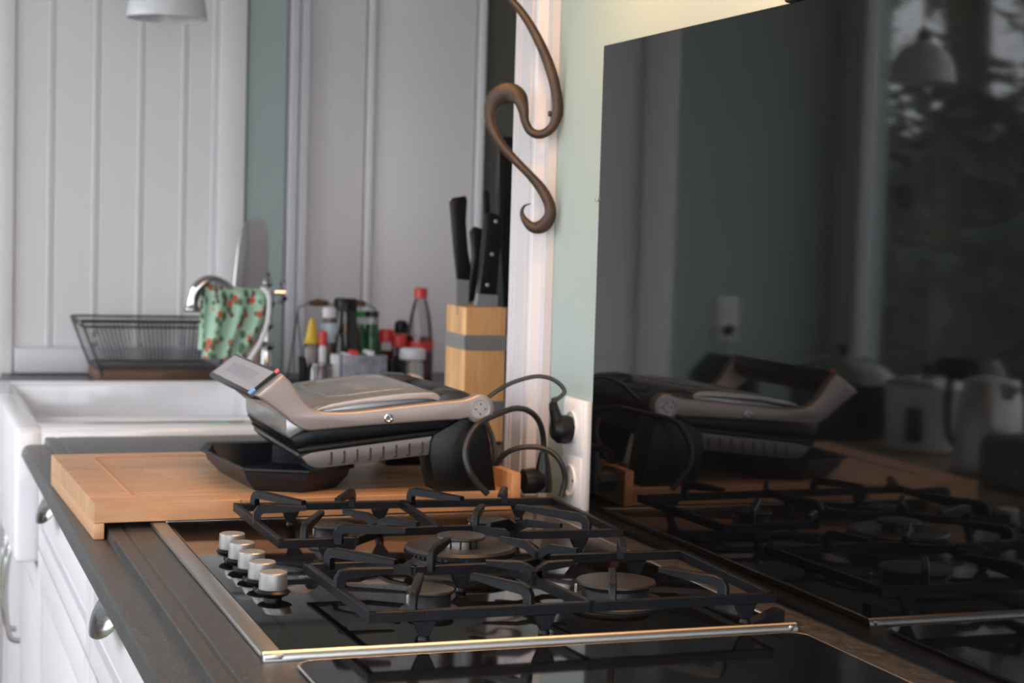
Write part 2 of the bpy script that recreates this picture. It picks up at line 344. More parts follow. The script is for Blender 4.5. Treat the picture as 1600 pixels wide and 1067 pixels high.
# ------------------------------------------------------------------ tall cupboards and the pantry
t = thing('larder_cupboard', 'tall white larder cupboard with a grooved beadboard door behind the sink', 'cupboard', (0.06, 2.82, FL))
b = BM(); box(b, -0.49, 0.616, 2.845, 3.30, FL, 1.58)
obj('carcass', b, M['panel'], t)
fr = BM()
for x0, x1 in ((-0.486, -0.385), (0.02, 0.067), (0.545, 0.612)): box(fr, x0, x1, 2.815, 2.845, FL+0.05, 1.56, 0.004)
for z0, z1 in ((FL+0.05, FL+0.15), (1.46, 1.56)): box(fr, -0.385, 0.02, 2.817, 2.845, z0, z1, 0.003); box(fr, 0.067, 0.545, 2.817, 2.845, z0, z1, 0.003)
d = obj('door_frame', fr, M['panel'], t)
pl = BM(); box(pl, -0.385, 0.02, 2.832, 2.845, FL+0.15, 1.46); obj('flat_panel', pl, M['panel'], t)
xs = [0.067, 0.158, 0.262, 0.367, 0.470, 0.545]
for k in range(5):
    q = BM(); box(q, xs[k]+0.0006, xs[k+1]-0.0006, 2.826, 2.845, FL+0.15, 1.46, 0.0025, 1); tube(q, [(xs[k+1]-0.012, 2.8265, FL+0.16), (xs[k+1]-0.012, 2.8265, 1.45)], 0.003, 8)
    obj('plank', q, M['panel'], t)
t = thing('pantry_cupboard', 'white pantry cupboard with two flat doors behind the bottles', 'cupboard', (1.0, 2.86, FL))
obj('carcass', box(BM(), 0.768, 1.241, 2.885, 3.35, FL, 1.58), M['pantry'], t)
for x0, x1 in ((0.770, 0.925), (0.950, 1.218)):
    obj('door', box(BM(), x0, x1, 2.865, 2.885, FL+0.05, 1.57, 0.003), M['pantry'], t)
obj('stile', box(BM(), 0.928, 0.947, 2.852, 2.885, FL+0.05, 1.57, 0.004), M['panel'], t)
obj('stile', box(BM(), 1.221, 1.240, 2.848, 2.885, FL+0.05, 1.57, 0.004), M['panel'], t)
t = thing('infill', 'tall dark brown fridge standing in for the dark opening between pantry cupboard and casing', 'infill', (1.38, 2.9, FL))
obj('body', box(BM(), 1.243, 1.495, 2.90, 3.45, FL, 1.55, 0.006), M['dark_room'], t)  # dark box put in to stand for the dark opening here
obj('door', box(BM(), 1.244, 1.493, 2.87, 2.898, FL+0.05, 1.54, 0.008), M['dark_room'], t)

# ------------------------------------------------------------------ worktop, cabinets
b = BM()
nose = [(0.016, -0.0405), (0.006, -0.038), (0.0015, -0.031), (0.0025, -0.022), (0.007, -0.015), (0.014, -0.0125), (0.0375, -0.0125), (0.0385, -0.0120), (0.0400, -0.0012), (0.0415, 0.0),
        (0.0560, 0.0), (0.0575, -0.0014), (0.0605, -0.0014), (0.062, 0.0), (W, 0.0), (W, -0.040)]
prism(b, nose, 1, -1.40, 1.575)
box(b, 0.585, W, 1.575, 2.455, -0.040, 0.0)
prism(b, nose, 1, 2.455, 2.81)
o = obj('worktop', b, M['worktop']); tag(o, 'dark speckled worktop with a grooved rounded front edge', 'worktop')
o = obj('recess_worktop', box(BM(), W+0.0003, 1.499, 0.946, 2.81, -0.040, 0.0), M['worktop'], org=(1.0, 1.8, -0.04)); tag(o, 'dark worktop in the recess under the knife block and the bottles', 'worktop')
t_base = []
def cup_pull(parent, y, z):
    q = BM(); n = 12; rows = []
    for i in range(7):
        a = PI*0.5*i/6
        rows.append([q.verts.new((0.030-0.026*math.cos(a)*math.sin(PI*k/n)-0.002, y-0.064*math.cos(PI*k/n)*1.0, z+0.016-0.036*(1-math.sin(a))*math.sin(PI*k/n)**0.5)) for k in range(n+1)])
    for A, B in zip(rows, rows[1:]):
        for k in range(n): q.faces.new((A[k], A[k+1], B[k+1], B[k]))
    g = bmesh.ops.solidify(q, geom=list(q.faces), thickness=0.002)
    tube(q, [(0.029-0.010*math.sin(PI*k/14)*1.0, y-0.070*math.cos(PI*k/14), z+0.018) for k in range(15)], 0.0028, 8)
    bmesh.ops.recalc_face_normals(q, faces=q.faces)
    return obj('cup_handle', q, M['chrome'], parent)
def shaker(name, parent, y0, y1, z0, z1):
    f = 0.055 if z1-z0 > 0.2 else 0.035; q = BM(); X = 0.030
    box(q, X, X+0.019, y0, y0+f, z0, z1, 0.002); box(q, X, X+0.019, y1-f, y1, z0, z1, 0.002)
    box(q, X, X+0.019, y0+f, y1-f, z0, z0+f, 0.002); box(q, X, X+0.019, y0+f, y1-f, z1-f, z1, 0.002)
    box(q, X+0.008, X+0.019, y0+f, y1-f, z0+f, z1-f); box(q, X+0.003, X+0.012, y0+f+0.018, y1-f-0.018, z0+f+0.012, z1-f-0.012, 0.004)
    return obj(name, q, M['white'], parent)
for k, (y0, y1, lab) in enumerate(((-1.38, -0.06, 'white base cabinet with panelled drawers nearest the camera'), (-0.06, 0.775, 'white base cabinet with panelled drawers under the hob'),
                                   (0.775, 1.575, 'white base cabinet with panelled drawers under the cutting board'))):
    t = thing('base_cabinet', lab, 'cabinet', (0.3, (y0+y1)/2, FL), 'white base cabinets along the worktop')
    obj('carcass', box(BM(), 0.05, 0.64, y0+0.002, y1-0.002, FL+0.10, -0.041), M['white'], t)
    obj('plinth', box(BM(), 0.09, 0.60, y0+0.002, y1-0.002, FL, FL+0.10), M['white'], t)
    for z0, z1 in ((-0.185, -0.044), (-0.500, -0.190), (-0.815, -0.505)):
        dr = shaker('drawer', t, y0+0.004, y1-0.004, z0, z1)
        if k and z1 > -0.1: cup_pull(dr, {1: 0.52, 2: 1.27}[k], z1-0.028)
t = thing('sink_cabinet', 'white cabinet with panelled doors and bar handles below the sink', 'cabinet', (0.3, 2.0, FL))
obj('carcass', box(BM(), 0.05, 0.58, 1.577, 2.46, FL+0.10, -0.235), M['white'], t)
obj('plinth', box(BM(), 0.09, 0.58, 1.577, 2.46, FL, FL+0.10), M['white'], t)
for y0, y1, hy in ((1.579, 2.012, 1.965), (2.018, 2.458, 2.065)):
    dd = shaker('door', t, y0, y1, -0.80, -0.225)
    q = BM(); tube(q, smooth_pts([(0.030, hy, -0.250), (0.012, hy, -0.258), (0.004, hy, -0.30), (0.002, hy, -0.345), (0.004, hy, -0.39), (0.012, hy, -0.432), (0.030, hy, -0.440)], 4), 0.0055, 10)
    obj('bar_handle', q, M['chrome'], dd)
t = thing('corner_cabinet', 'white carcass that carries the worktop beyond the sink', 'cabinet', (0.4, 2.6, FL))
obj('carcass', box(BM(), 0.05, 1.45, 2.47, 2.80, FL, -0.041), M['white'], t)
t = thing('recess_cabinet', 'white carcass that carries the worktop in the recess', 'cabinet', (1.0, 1.7, FL))
obj('carcass', box(BM(), 0.67, 1.49, 1.02, 2.46, FL, -0.041), M['white'], t)

# ------------------------------------------------------------------ sink
t = thing('farmhouse_sink', 'white ceramic double farmhouse sink set into the worktop', 'sink', (0.28, 2.0, -0.22))
def basin(bm, outer, holes, ztop, zbot, zfl, ztop_div):
    x0, x1, y0, y1 = outer
    hx0, hx1 = holes[0][0], holes[0][1]
    box(bm, x0, hx0, y0, y1, zbot, ztop, 0.010, 3); box(bm, hx1, x1, y0, y1, zbot, ztop, 0.010, 3)
    ys = [y0]+[v for h in holes for v in (h[2], h[3])]+[y1]
    for i in range(0, len(ys), 2):
        div = 0 < i < len(ys)-2
        box(bm, hx0-0.012, hx1+0.012, ys[i], ys[i+1], zbot+(0.0005), (ztop_div if div else ztop)-0.0004, 0.010, 3)
    for h in holes: box(bm, h[0]-0.01, h[1]+0.01, h[2]-0.01, h[3]+0.01, zbot+0.001, zfl)
    return bm
obj('basin', basin(BM(), (-0.008, 0.583, 1.578, 2.452), [(0.040, 0.520, 1.668, 1.995), (0.040, 0.520, 2.025, 2.415)], 0.016, -0.215, -0.195, -0.015), M['ceramic'], t)
for y in (1.83, 2.22): obj('drain', lathe(BM(), [(0.0, 0), (0.04, 0), (0.042, 0.003), (0.03, 0.004), (0.012, 0.001), (0, 0.001)], (0.28, y, -0.195)), M['chrome'], t)
o = obj('sponge', box(BM(), 0.478, 0.512, 2.426, 2.446, 0.0165, 0.032, 0.004), M['teal'], org=(0.495, 2.437, 0.0165)); tag(o, 'teal sponge on the far rim of the sink behind the grill handle', 'sponge')

# faucet
fx, fy = 0.566, 2.30
t = thing('kitchen_tap', 'antique chrome kitchen tap with curved spout and cross handle', 'tap', (fx, fy, 0.0))
obj('column', lathe(BM(), [(0.028, 0.016), (0.028, 0.024), (0.016, 0.030), (0.013, 0.05), (0.018, 0.058), (0.013, 0.066), (0.012, 0.095), (0.019, 0.104), (0.012, 0.114), (0.011, 0.14), (0.017, 0.15), (0.011, 0.16),
    (0.013, 0.185), (0.020, 0.20), (0.015, 0.215), (0.010, 0.225), (0.008, 0.232), (0.012, 0.240), (0.009, 0.250), (0.004, 0.256), (0.007, 0.262), (0, 0.268)], (fx, fy, 0), 20), M['chrome'], t)
sp_ = smooth_pts([(fx-0.01, fy, 0.196, 0.009), (0.53, fy, 0.199, 0.010), (0.498, fy, 0.214, 0.011), (0.468, fy, 0.236, 0.012), (0.438, fy, 0.243, 0.013), (0.415, fy, 0.228, 0.014), (0.405, fy, 0.204, 0.012), (0.403, fy, 0.190, 0.013), (0.403, fy, 0.184, 0.017), (0.403, fy, 0.176, 0.016)], 5)
obj('spout', tube(BM(), sp_, [p[3] for p in sp_], 16), M['chrome'], t)
q = BM(); hz = 0.222; hc = Vector((fx+0.014, fy-0.012, hz))
tube(q, [hc, hc+Vector((0.022, -0.004, 0))], 0.006, 10)
for a in range(4):
    dv = Vector((0, math.cos(a*PI/2+0.5), math.sin(a*PI/2+0.5)))
    tube(q, [hc+Vector((0.016, 0, 0)), hc+Vector((0.016, 0, 0))+dv*0.020, hc+Vector((0.016, 0, 0))+dv*0.028], [0.0035, 0.004, 0.0065], 8)
obj('cross_handle', q, M['chrome'], t)
# tea towel over the spout
q = BM(); nx, nz = 40, 26; cols = []
for s in (0, 1):
    rows = []
    for j in range(nz+1):
        v = j/nz; row = []
        for i in range(nx+1):
            u = i/nx
            xr = 0.562-0.052*max(0, v-0.25)**1.3*1.3
            x = 0.428-0.006*v+u*(xr-0.428+0.006*v)
            top = 0.232-0.030*u*0.4
            z = top+(0.078-top)*v*(1 if s == 0 else 0.9)
            y = fy+(-1 if s == 0 else 1)*(0.0165+0.010*min(1, v*4))+0.009*math.sin(u*19+v*1.2+s)*min(1, v*3+0.2)
            if j == 0: y = fy+(-1 if s == 0 else 1)*0.004; z += 0.006
            row.append(q.verts.new((x, y, z)))
        rows.append(row)
    for A, B in zip(rows, rows[1:]):
        for i in range(nx): q.faces.new((A[i], A[i+1], B[i+1], B[i]))
    cols.append(rows)
for i in range(nx): q.faces.new((cols[0][0][i], cols[0][0][i+1], cols[1][0][i+1], cols[1][0][i]))
bmesh.ops.recalc_face_normals(q, faces=q.faces)
t = thing('tea_towel', 'mint green tea towel with red and brown print hanging over the tap spout', 'towel', (0.49, fy, 0.078))
obj('cloth', q, M['towel'], t)
q = BM(); pts = smooth_pts([(0.545, fy-0.030, 0.232), (0.562, fy-0.034, 0.215), (0.560, fy-0.036, 0.16), (0.545, fy-0.036, 0.115), (0.522, fy-0.035, 0.076)], 5)
tube(q, pts, 0.005, 8, 0.003, (0, 1, 0)); obj('white_hem', q, M['paper'], t)['label'] = 'white folded hem'
q = BM(); tube(q, smooth_pts([(0.549, fy+0.05, 0.15), (0.551, fy+0.05, 0.11), (0.547, fy+0.05, 0.055), (0.547, fy+0.05, 0.018)], 4), [0.010]*5+[0.013]*8, 10, 0.012, (0, 1, 0))
o = obj('dishcloth', q, M['beige'], org=(0.547, fy+0.05, 0.0)); tag(o, 'bunched beige dishcloth between the towel and the tap column', 'dishcloth')

# leaning steel tray
t = thing('serving_tray', 'polished steel oval tray standing upright behind the tap', 'tray', (0.59, 2.58, 0.0))
def tray_ring(scale, off, bm):
    ctr = Vector((0.588, 2.58, 0.19)); a = Vector((0.075, 0.99, 0)).normalized()*1.0; up_ = Vector((0.07, -0.0, 1)).normalized(); n_ = a.cross(up_).normalized()
    a = Vector((0.47, 0.88, 0)).normalized(); n_ = a.cross(up_).normalized()
    return [bm.verts.new(ctr + a*(0.118*scale)*math.copysign(abs(math.cos(t_))**0.42, math.cos(t_)) + up_*(0.188*scale)*math.copysign(abs(math.sin(t_))**0.5, math.sin(t_)) + n_*off) for t_ in [2*PI*k/48 for k in range(48)]]
q = BM(); rs = [tray_ring(0.02, 0, q), tray_ring(0.80, 0, q), tray_ring(0.86, -0.006, q), tray_ring(0.98, -0.012, q), tray_ring(1.0, -0.008, q), tray_ring(0.98, -0.006, q), tray_ring(0.86, 0.002, q), tray_ring(0.80, 0.004, q), tray_ring(0.02, 0.004, q)]
for A, B in zip(rs, rs[1:]):
    for k in range(48): q.faces.new((A[k], A[(k+1) % 48], B[(k+1) % 48], B[k]))
q.faces.new(rs[0]); q.faces.new(rs[-1]); bmesh.ops.recalc_face_normals(q, faces=q.faces)
obj('tray_plate', q, M['steel'], t)

# dish rack
t = thing('dish_rack', 'black wire dish rack on a brown wooden base beyond the sink', 'dish rack', (0.35, 2.62, 0.0))
top = [(0.193, 2.50), (0.52, 2.50), (0.52, 2.74), (0.193, 2.74)]; bot = [(0.235, 2.52), (0.50, 2.52), (0.50, 2.72), (0.235, 2.72)]
for nm, rr, z in (('top_rail', top, 0.141), ('upper_rail', [(a[0]*0.92+b_[0]*0.08, a[1]) for a, b_ in zip(top, bot)], 0.130), ('bottom_rail', bot, 0.036)):
    tube_b = BM()
    for k in range(4): tube(tube_b, [(*rr[k], z), (*rr[(k+1) % 4], z)], 0.0028, 8)
    obj(nm, tube_b, M['wire'], t)
wr = obj('wire', tube(BM(), [(0, 0, 0), (0, 0, 0.105)], 0.0013, 6), M['wire'], t); first = True
for side in (0, 1):
    n = 34
    for k in range(n+1):
        f = k/n; pt_ = Vector((top[0][0]+(top[1][0]-top[0][0])*f, 2.50 if side == 0 else 2.74, 0.141)); pb = Vector((bot[0][0]+(bot[1][0]-bot[0][0])*f, 2.52 if side == 0 else 2.72, 0.036))
        o = wr if first else wr.copy()
        if not first: COL.objects.link(o)
        first = False; o.parent = t; o.rotation_mode = 'QUATERNION'
        # wire mesh was shifted by the rack base, so undo that through the matrix
        o.matrix_local = Matrix.Translation(pb-Vector(t.location)) @ (Vector((0, 0, 1)).rotation_difference(pt_-pb).to_matrix().to_4x4()) @ Matrix.Translation(Vector(t.location))
obj('wooden_base', box(BM(), 0.232, 0.505, 2.515, 2.725, 0.0, 0.030, 0.004), M['darkwood'], t)
for x in (0.193, 0.52):
    for yy in (2.50, 2.74): obj('end_post', tube(BM(), [(x, yy, 0.141), (0.24 if x < 0.3 else 0.50, yy, 0.02)], 0.003, 8), M['wire'], t)

# ------------------------------------------------------------------ bottles and jars in the recess
def bottle(name, label, cat, x, y, parts, group=None):
    t = thing(name, label, cat, (x, y, 0.0), group)
    for nm, prof, m in parts: obj(nm, lathe(BM(), prof, (x, y, 0), 24), m, t)
    return t
y0 = 2.42
t = thing('bottle_caddy', 'thin wire condiment caddy with two dark wooden grips', 'caddy', (0.76, 2.44, 0.0))
q = BM()
for x in (0.668, 0.852):
    tube(q, smooth_pts([(x, y0-0.07, 0.004), (x, y0-0.01, 0.09), (x, y0+0.03, 0.172), (x+(0.012 if x < .7 else -0.012), y0+0.03, 0.184)], 5), 0.0016, 6)
    tube(q, [(x, y0+0.13, 0.004), (x, y0+0.03, 0.172)], 0.0016, 6)
tube(q, [(0.668, y0-0.07, 0.004), (0.852, y0-0.07, 0.004), (0.852, y0+0.13, 0.004), (0.668, y0+0.13, 0.004), (0.668, y0-0.07, 0.004)], 0.0022, 6)
tube(q, [(0.668, y0-0.05, 0.05), (0.852, y0-0.05, 0.05)], 0.0016, 6)
tube(q, smooth_pts([(0.680, y0+0.03, 0.184), (0.70, y0+0.03, 0.192), (0.76, y0+0.03, 0.188), (0.82, y0+0.03, 0.192), (0.84, y0+0.03, 0.184)], 4), 0.0016, 6)
obj('wire_frame', q, M['wire'], t)
for x0, x1 in ((0.694, 0.738), (0.784, 0.826)): obj('grip', tube(BM(), [(x0, y0+0.03, 0.191), ((x0+x1)/2, y0+0.03, 0.193), (x1, y0+0.03, 0.191)], [0.006, 0.0085, 0.006], 12), M['darkwood'], t)
bottle('squeeze_bottle', 'squeeze bottle with a pointed yellow cap at the left of the caddy', 'bottle', 0.690, 2.40,
       [('body', [(0.017, 0.001), (0.018, 0.005), (0.018, 0.095), (0.014, 0.103)], M['clear']), ('filling', [(0.015, 0.012), (0.016, 0.09), (0.012, 0.095)], M['jar']), ('cap', [(0.018, 0.1035), (0.018, 0.109), (0.015, 0.112), (0.010, 0.140), (0.005, 0.158), (0.0, 0.160)], M['yellow'])])
bottle('sauce_bottle', 'small brown bottle with white cap and pale blue neck label', 'bottle', 0.732, 2.41,
       [('body', [(0.018, 0.001), (0.019, 0.01), (0.019, 0.10), (0.016, 0.125), (0.014, 0.160)], M['amber']), ('label', [(0.0195, 0.105), (0.0195, 0.142), (0.0165, 0.149)], M['bluelabel']), ('cap', [(0.0155, 0.161), (0.0155, 0.180), (0.013, 0.184), (0, 0.184)], M['white'])])
bottle('tube_bottle', 'narrow white tube with a red collar in the caddy front', 'bottle', 0.711, 2.38,
       [('body', [(0.008, 0.001), (0.009, 0.09), (0.008, 0.10)], M['paper']), ('collar', [(0.0095, 0.10), (0.0095, 0.127), (0.007, 0.132), (0, 0.132)], M['red'])])
bottle('oil_bottle', 'large dark olive glass oil bottle in the middle of the caddy', 'bottle', 0.782, 2.46,
       [('body', [(0.034, 0.001), (0.036, 0.006), (0.036, 0.105), (0.030, 0.135), (0.026, 0.160), (0.026, 0.175)], M['darkglass']), ('cap', [(0.027, 0.1755), (0.027, 0.198), (0.024, 0.203), (0, 0.203)], M['black_plastic'])])
bottle('vinegar_bottle', 'dark glass vinegar bottle with a light paper label low in the caddy', 'bottle', 0.752, 2.385,
       [('body', [(0.013, 0.001), (0.014, 0.01), (0.014, 0.09), (0.010, 0.11), (0.010, 0.125)], M['darkglass']), ('label', [(0.0145, 0.035), (0.0145, 0.078)], M['paper'])])
for lab, x, capm in (('green bottle with a bright green cap beside the oil bottle', 0.824, 'greencap'), ('green bottle with a dark grey cap, rightmost in the caddy', 0.856, 'dark_plastic')):
    bottle('green_bottle', lab, 'bottle', x, 2.50, [('body', [(0.019, 0.001), (0.020, 0.006), (0.020, 0.09), (0.016, 0.12), (0.014, 0.142)], M['green']), ('neck_label', [(0.0165, 0.1425), (0.0165, 0.158)], M['paper']), ('cap', [(0.0165, 0.1585), (0.0165, 0.172), (0, 0.173)], M[capm])], 'green bottles in the caddy')
t = thing('packet_box', 'grey plastic box of small packets in front of the oil bottle', 'box', (0.79, 2.33, 0.0))
q = BM(); box(q, 0.735, 0.835, 2.28, 2.285, 0.0, 0.085, 0.002); box(q, 0.735, 0.835, 2.345, 2.35, 0.0, 0.085, 0.002); box(q, 0.735, 0.740, 2.285, 2.345, 0.0, 0.085, 0.002); box(q, 0.830, 0.835, 2.285, 2.345, 0.0, 0.085, 0.002); box(q, 0.74, 0.83, 2.285, 2.345, 0, 0.004)
obj('shell', q, M['grey_plastic'], t)
for k, (x, m) in enumerate(((0.748, 'paper'), (0.765, 'red'), (0.782, 'green'), (0.800, 'paper'), (0.817, 'black_plastic'))):
    obj('packet', box(BM(), x-0.007, x+0.007, 2.29, 2.34, 0.004, 0.088+0.006*(k % 2), 0.002), M[m], t)
o = obj('glass_jar', lathe(BM(), [(0.026, 0.001), (0.028, 0.006), (0.028, 0.055), (0.024, 0.062), (0.024, 0.066), (0.022, 0.066), (0.022, 0.06), (0.026, 0.052), (0.026, 0.006), (0, 0.005)], (0.690, 2.31, 0), 24), M['clear'], org=(0.690, 2.31, 0))
tag(o, 'small clear glass jar left of the grey packet box', 'jar')
o = obj('spice_box', box(BM(), 0.716, 0.732, 2.30, 2.33, 0.0, 0.085, 0.002), M['paper'], org=(0.724, 2.315, 0)); tag(o, 'slim white spice box between the glass jar and grey packet box', 'box')
q = BM(); prism(q, [(0.652, 0.0), (0.684, 0.0), (0.676, 0.03), (0.668, 0.055), (0.664, 0.074), (0.650, 0.078), (0.652, 0.05)], 1, 2.34, 2.36, 0.003)
o = obj('door_stop', q, M['black_plastic'], org=(0.666, 2.35, 0)); tag(o, 'black curved wedge standing at the foot of the white post', 'wedge')
o = obj('black_bowl', lathe(BM(), [(0.018, 0.0), (0.022, 0.004), (0.031, 0.04), (0.032, 0.07), (0.029, 0.07), (0.028, 0.045), (0.018, 0.012), (0, 0.01)], (0.868, 2.36, 0), 28), M['darkpot'], org=(0.868, 2.36, 0)); tag(o, 'small black bowl right of the grey packet box', 'bowl')
for lab, x, y, h in (('red lidded spice jar behind the milky jar, the taller one', 0.893, 2.50, 0.130), ('red lidded spice jar behind the milky jar, the shorter one', 0.915, 2.47, 0.120)):
    bottle('spice_jar', lab, 'jar', x, y, [('body', [(0.016, 0.001), (0.017, 0.004), (0.017, h-0.03)], M['clear']), ('filling', [(0.0145, 0.006), (0.0145, h-0.05)], M['sauce']), ('lid', [(0.0185, h-0.0295), (0.0185, h-0.003), (0.015, h), (0, h)], M['red'])], 'red lidded jars')
bottle('milky_jar', 'off white jar with a paper covered rim in front of the red jars', 'jar', 0.922, 2.38, [('body', [(0.024, 0.001), (0.026, 0.006), (0.026, 0.055), (0.022, 0.066)], M['jar']), ('cover', [(0.023, 0.0665), (0.030, 0.070), (0.030, 0.090), (0.024, 0.094), (0, 0.094)], M['paper'])])
bottle('pepper_mill', 'small pink bodied bottle with a round black cap by the ketchup', 'bottle', 0.934, 2.52, [('body', [(0.013, 0.001), (0.014, 0.005), (0.014, 0.12)], M['beige']), ('cap', [(0.0155, 0.1205), (0.0165, 0.13), (0.0155, 0.145), (0.009, 0.150), (0, 0.151)], M['black_plastic'])])
bottle('ketchup_bottle', 'clear plastic bottle of red sauce with red screw cap', 'bottle', 0.968, 2.48,
       [('body', [(0.029, 0.001), (0.031, 0.006), (0.031, 0.10), (0.029, 0.13), (0.024, 0.165), (0.017, 0.193), (0.012, 0.205)], M['clear']),
        ('filling', [(0.028, 0.004), (0.0295, 0.01), (0.0295, 0.098), (0.0275, 0.115)], M['sauce']), ('label', [(0.0318, 0.022), (0.0318, 0.082)], M['maroon']), ('label_band', [(0.0319, 0.0825), (0.0319, 0.104)], M['red']),
        ('cap', [(0.0155, 0.2055), (0.0158, 0.226), (0.014, 0.229), (0, 0.229)], M['red'])])

# ------------------------------------------------------------------ knife block and knives
KX0, KX1, KY0, KY1, KH = 0.692, 0.800, 1.40, 1.50, 0.238
t = thing('knife_block', 'upright pine knife block with a steel band, past the casing', 'knife block', (0.75, 1.45, 0.0))
R = Matrix.Rotation(0.0, 4, 'Z'); cK = Vector((0.760, 1.449, 0))
def turned(bm): bmesh.ops.transform(bm, matrix=Matrix.Translation(cK) @ R @ Matrix.Translation(-cK), verts=bm.verts); return bm
hw, hd = 0.037, 0.055
for k in range(5):
    a = cK.y-hd+2*hd*k/5
    obj('slat', turned(box(BM(), cK.x-hw, cK.x+hw, a+0.0004, a+2*hd/5-0.0004, 0.004, KH-(0.0 if k % 2 else 0.0008), 0.0012, 1)), M['block'], t)
for z0, z1 in ((0.164, 0.190), (0.050, 0.076)):
    q = BM(); box(q, cK.x-hw-0.0012, cK.x+hw+0.0012, cK.y-hd-0.0012, cK.y-hd-0.0002, z0, z1); box(q, cK.x-hw-0.0012, cK.x+hw+0.0012, cK.y+hd+0.0002, cK.y+hd+0.0012, z0, z1)
    box(q, cK.x-hw-0.0012, cK.x-hw-0.0002, cK.y-hd, cK.y+hd, z0, z1); box(q, cK.x+hw+0.0002, cK.x+hw+0.0012, cK.y-hd, cK.y+hd, z0, z1)
    obj('steel_band', turned(q), M['steel'], t)
obj('foot', turned(box(BM(), cK.x-hw+0.004, cK.x+hw-0.004, cK.y-hd+0.004, cK.y+hd-0.004, 0.0, 0.004)), M['black_plastic'], t)
def K(px, py, y): p = P(px, py, 1, y); return (p.x, p.z)
def knife(name, label, cat, handle, y, th, blade, rivets=()):
    base = P(blade[0][0], blade[0][1], 1, y); t = thing(name, label, cat, (base.x, y, base.z))
    obj('handle', prism(BM(), [K(a, b_, y) for a, b_ in handle], 1, y-th/2, y+th/2, th*0.22), M['black_plastic'], t)
    if blade: obj('blade', prism(BM(), [K(a, b_, y) for a, b_ in blade], 1, y-0.0012, y+0.0012), M['blade'], t)
    for a, b_ in rivets:
        x, z = K(a, b_, y); obj('rivet', lathe(BM(), [(0.0035, 0), (0.0035, 0.0008), (0.0025, 0.0014), (0, 0.0015)], (x, y-th/2, z), 12, (0, -1, 0)), M['satin'], t)
knife('carving_knife', 'knife with a broad flat black handle leaning left in the block', 'knife', [(703, 316), (708, 309), (726, 306), (729, 312), (727, 345), (730, 390), (735, 420), (733, 438), (714, 436), (709, 390)], 1.437, 0.014, [(714, 492), (713, 436), (732, 436), (730, 492)])
knife('bread_knife', 'black handled knife half hidden behind the riveted knife', 'knife', [(734, 362), (741, 354), (753, 358), (753, 400), (745, 440), (740, 470), (729, 472), (731, 440), (738, 400)], 1.485, 0.016, [(728, 492), (729, 470), (740, 470), (739, 492)])
knife('chef_knife', 'black handled chef knife with three bright rivets in the block', 'knife', [(757, 335), (766, 332), (783, 338), (782, 370), (778, 420), (774, 461), (746, 459), (749, 420), (754, 370)], 1.415, 0.018, [(744, 495), (747, 459), (778, 461), (776, 495)], [(772, 346), (766, 397), (759, 445)])
knife('sharpening_steel', 'long slim black handled tool rising highest from the block', 'tool', [(777, 222), (781, 214), (800, 214), (806, 300), (797, 400), (792, 480), (784, 480), (780, 400), (776, 300)], 1.50, 0.016, [(783, 495), (784, 478), (792, 478), (791, 495)])
knife('utility_knife', 'slim black knife directly behind the riveted chef knife', 'knife', [(754, 300), (760, 296), (764, 300), (766, 345), (760, 345), (755, 340)], 1.50, 0.010, [(757, 492), (757, 345), (764, 345), (764, 492)])

# ------------------------------------------------------------------ cutting board on the worktop
BZ0, BZ1 = 0.0078, 0.0317
_A, _B = P(147, 787, 2, BZ1), P(80, 710, 2, BZ1); BX0, BY0 = _A.x, _A.y; BX1, BY1 = BX0+0.548, BY0+(_B-_A).length
t = thing('cutting_board', 'thick maple cutting board hooked over the worktop edge under the grill', 'cutting board', (0.27, 0.85, 0.0))
n = 11; pitch = (BY1-BY0)/n; RB = Matrix.Rotation(math.atan2(BX0-_B.x, _B.y-BY0), 4, 'Z'); cB = Vector((BX0, BY0, 0))
def bturn(bm): bmesh.ops.transform(bm, matrix=Matrix.Translation(cB) @ RB @ Matrix.Translation(-cB), verts=bm.verts); return bm
random.seed(3)
for k in range(n):
    a = BY0+k*pitch; q = BM(); cut = BX0+0.10+random.random()*0.33
    box(q, BX0, cut-0.0003, a+0.0002, a+pitch-0.0002, BZ0, BZ1, 0.0007, 1); obj('stave', bturn(q), M['board'], t)
    q = BM(); box(q, cut+0.0003, BX1-0.0125, a+0.0002, a+pitch-0.0002, BZ0, BZ1, 0.0007, 1); obj('stave', bturn(q), M['board'], t)
obj('front_lip', bturn(box(BM(), BX0, BX0+0.0125, BY0+0.0003, BY1-0.0003, -0.0120, BZ0-0.0001, 0.001)), M['board'], t)
obj('rear_upstand', bturn(box(BM(), BX1-0.0125, BX1+0.001, BY0-0.002, BY1, 0.0070, 0.056, 0.002)), M['board_end'], t)
obj('rear_foot', bturn(box(BM(), BX1-0.045, BX1-0.014, BY0+0.04, BY1, 0.0005, BZ0-0.0002, 0.001)), M['board_end'], t)
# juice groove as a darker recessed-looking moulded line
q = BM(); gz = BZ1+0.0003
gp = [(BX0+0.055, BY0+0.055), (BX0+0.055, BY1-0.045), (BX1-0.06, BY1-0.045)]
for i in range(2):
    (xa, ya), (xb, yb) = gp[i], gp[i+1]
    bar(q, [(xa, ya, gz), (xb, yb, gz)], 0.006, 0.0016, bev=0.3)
obj('juice_groove', bturn(q), M['board_end'], t)

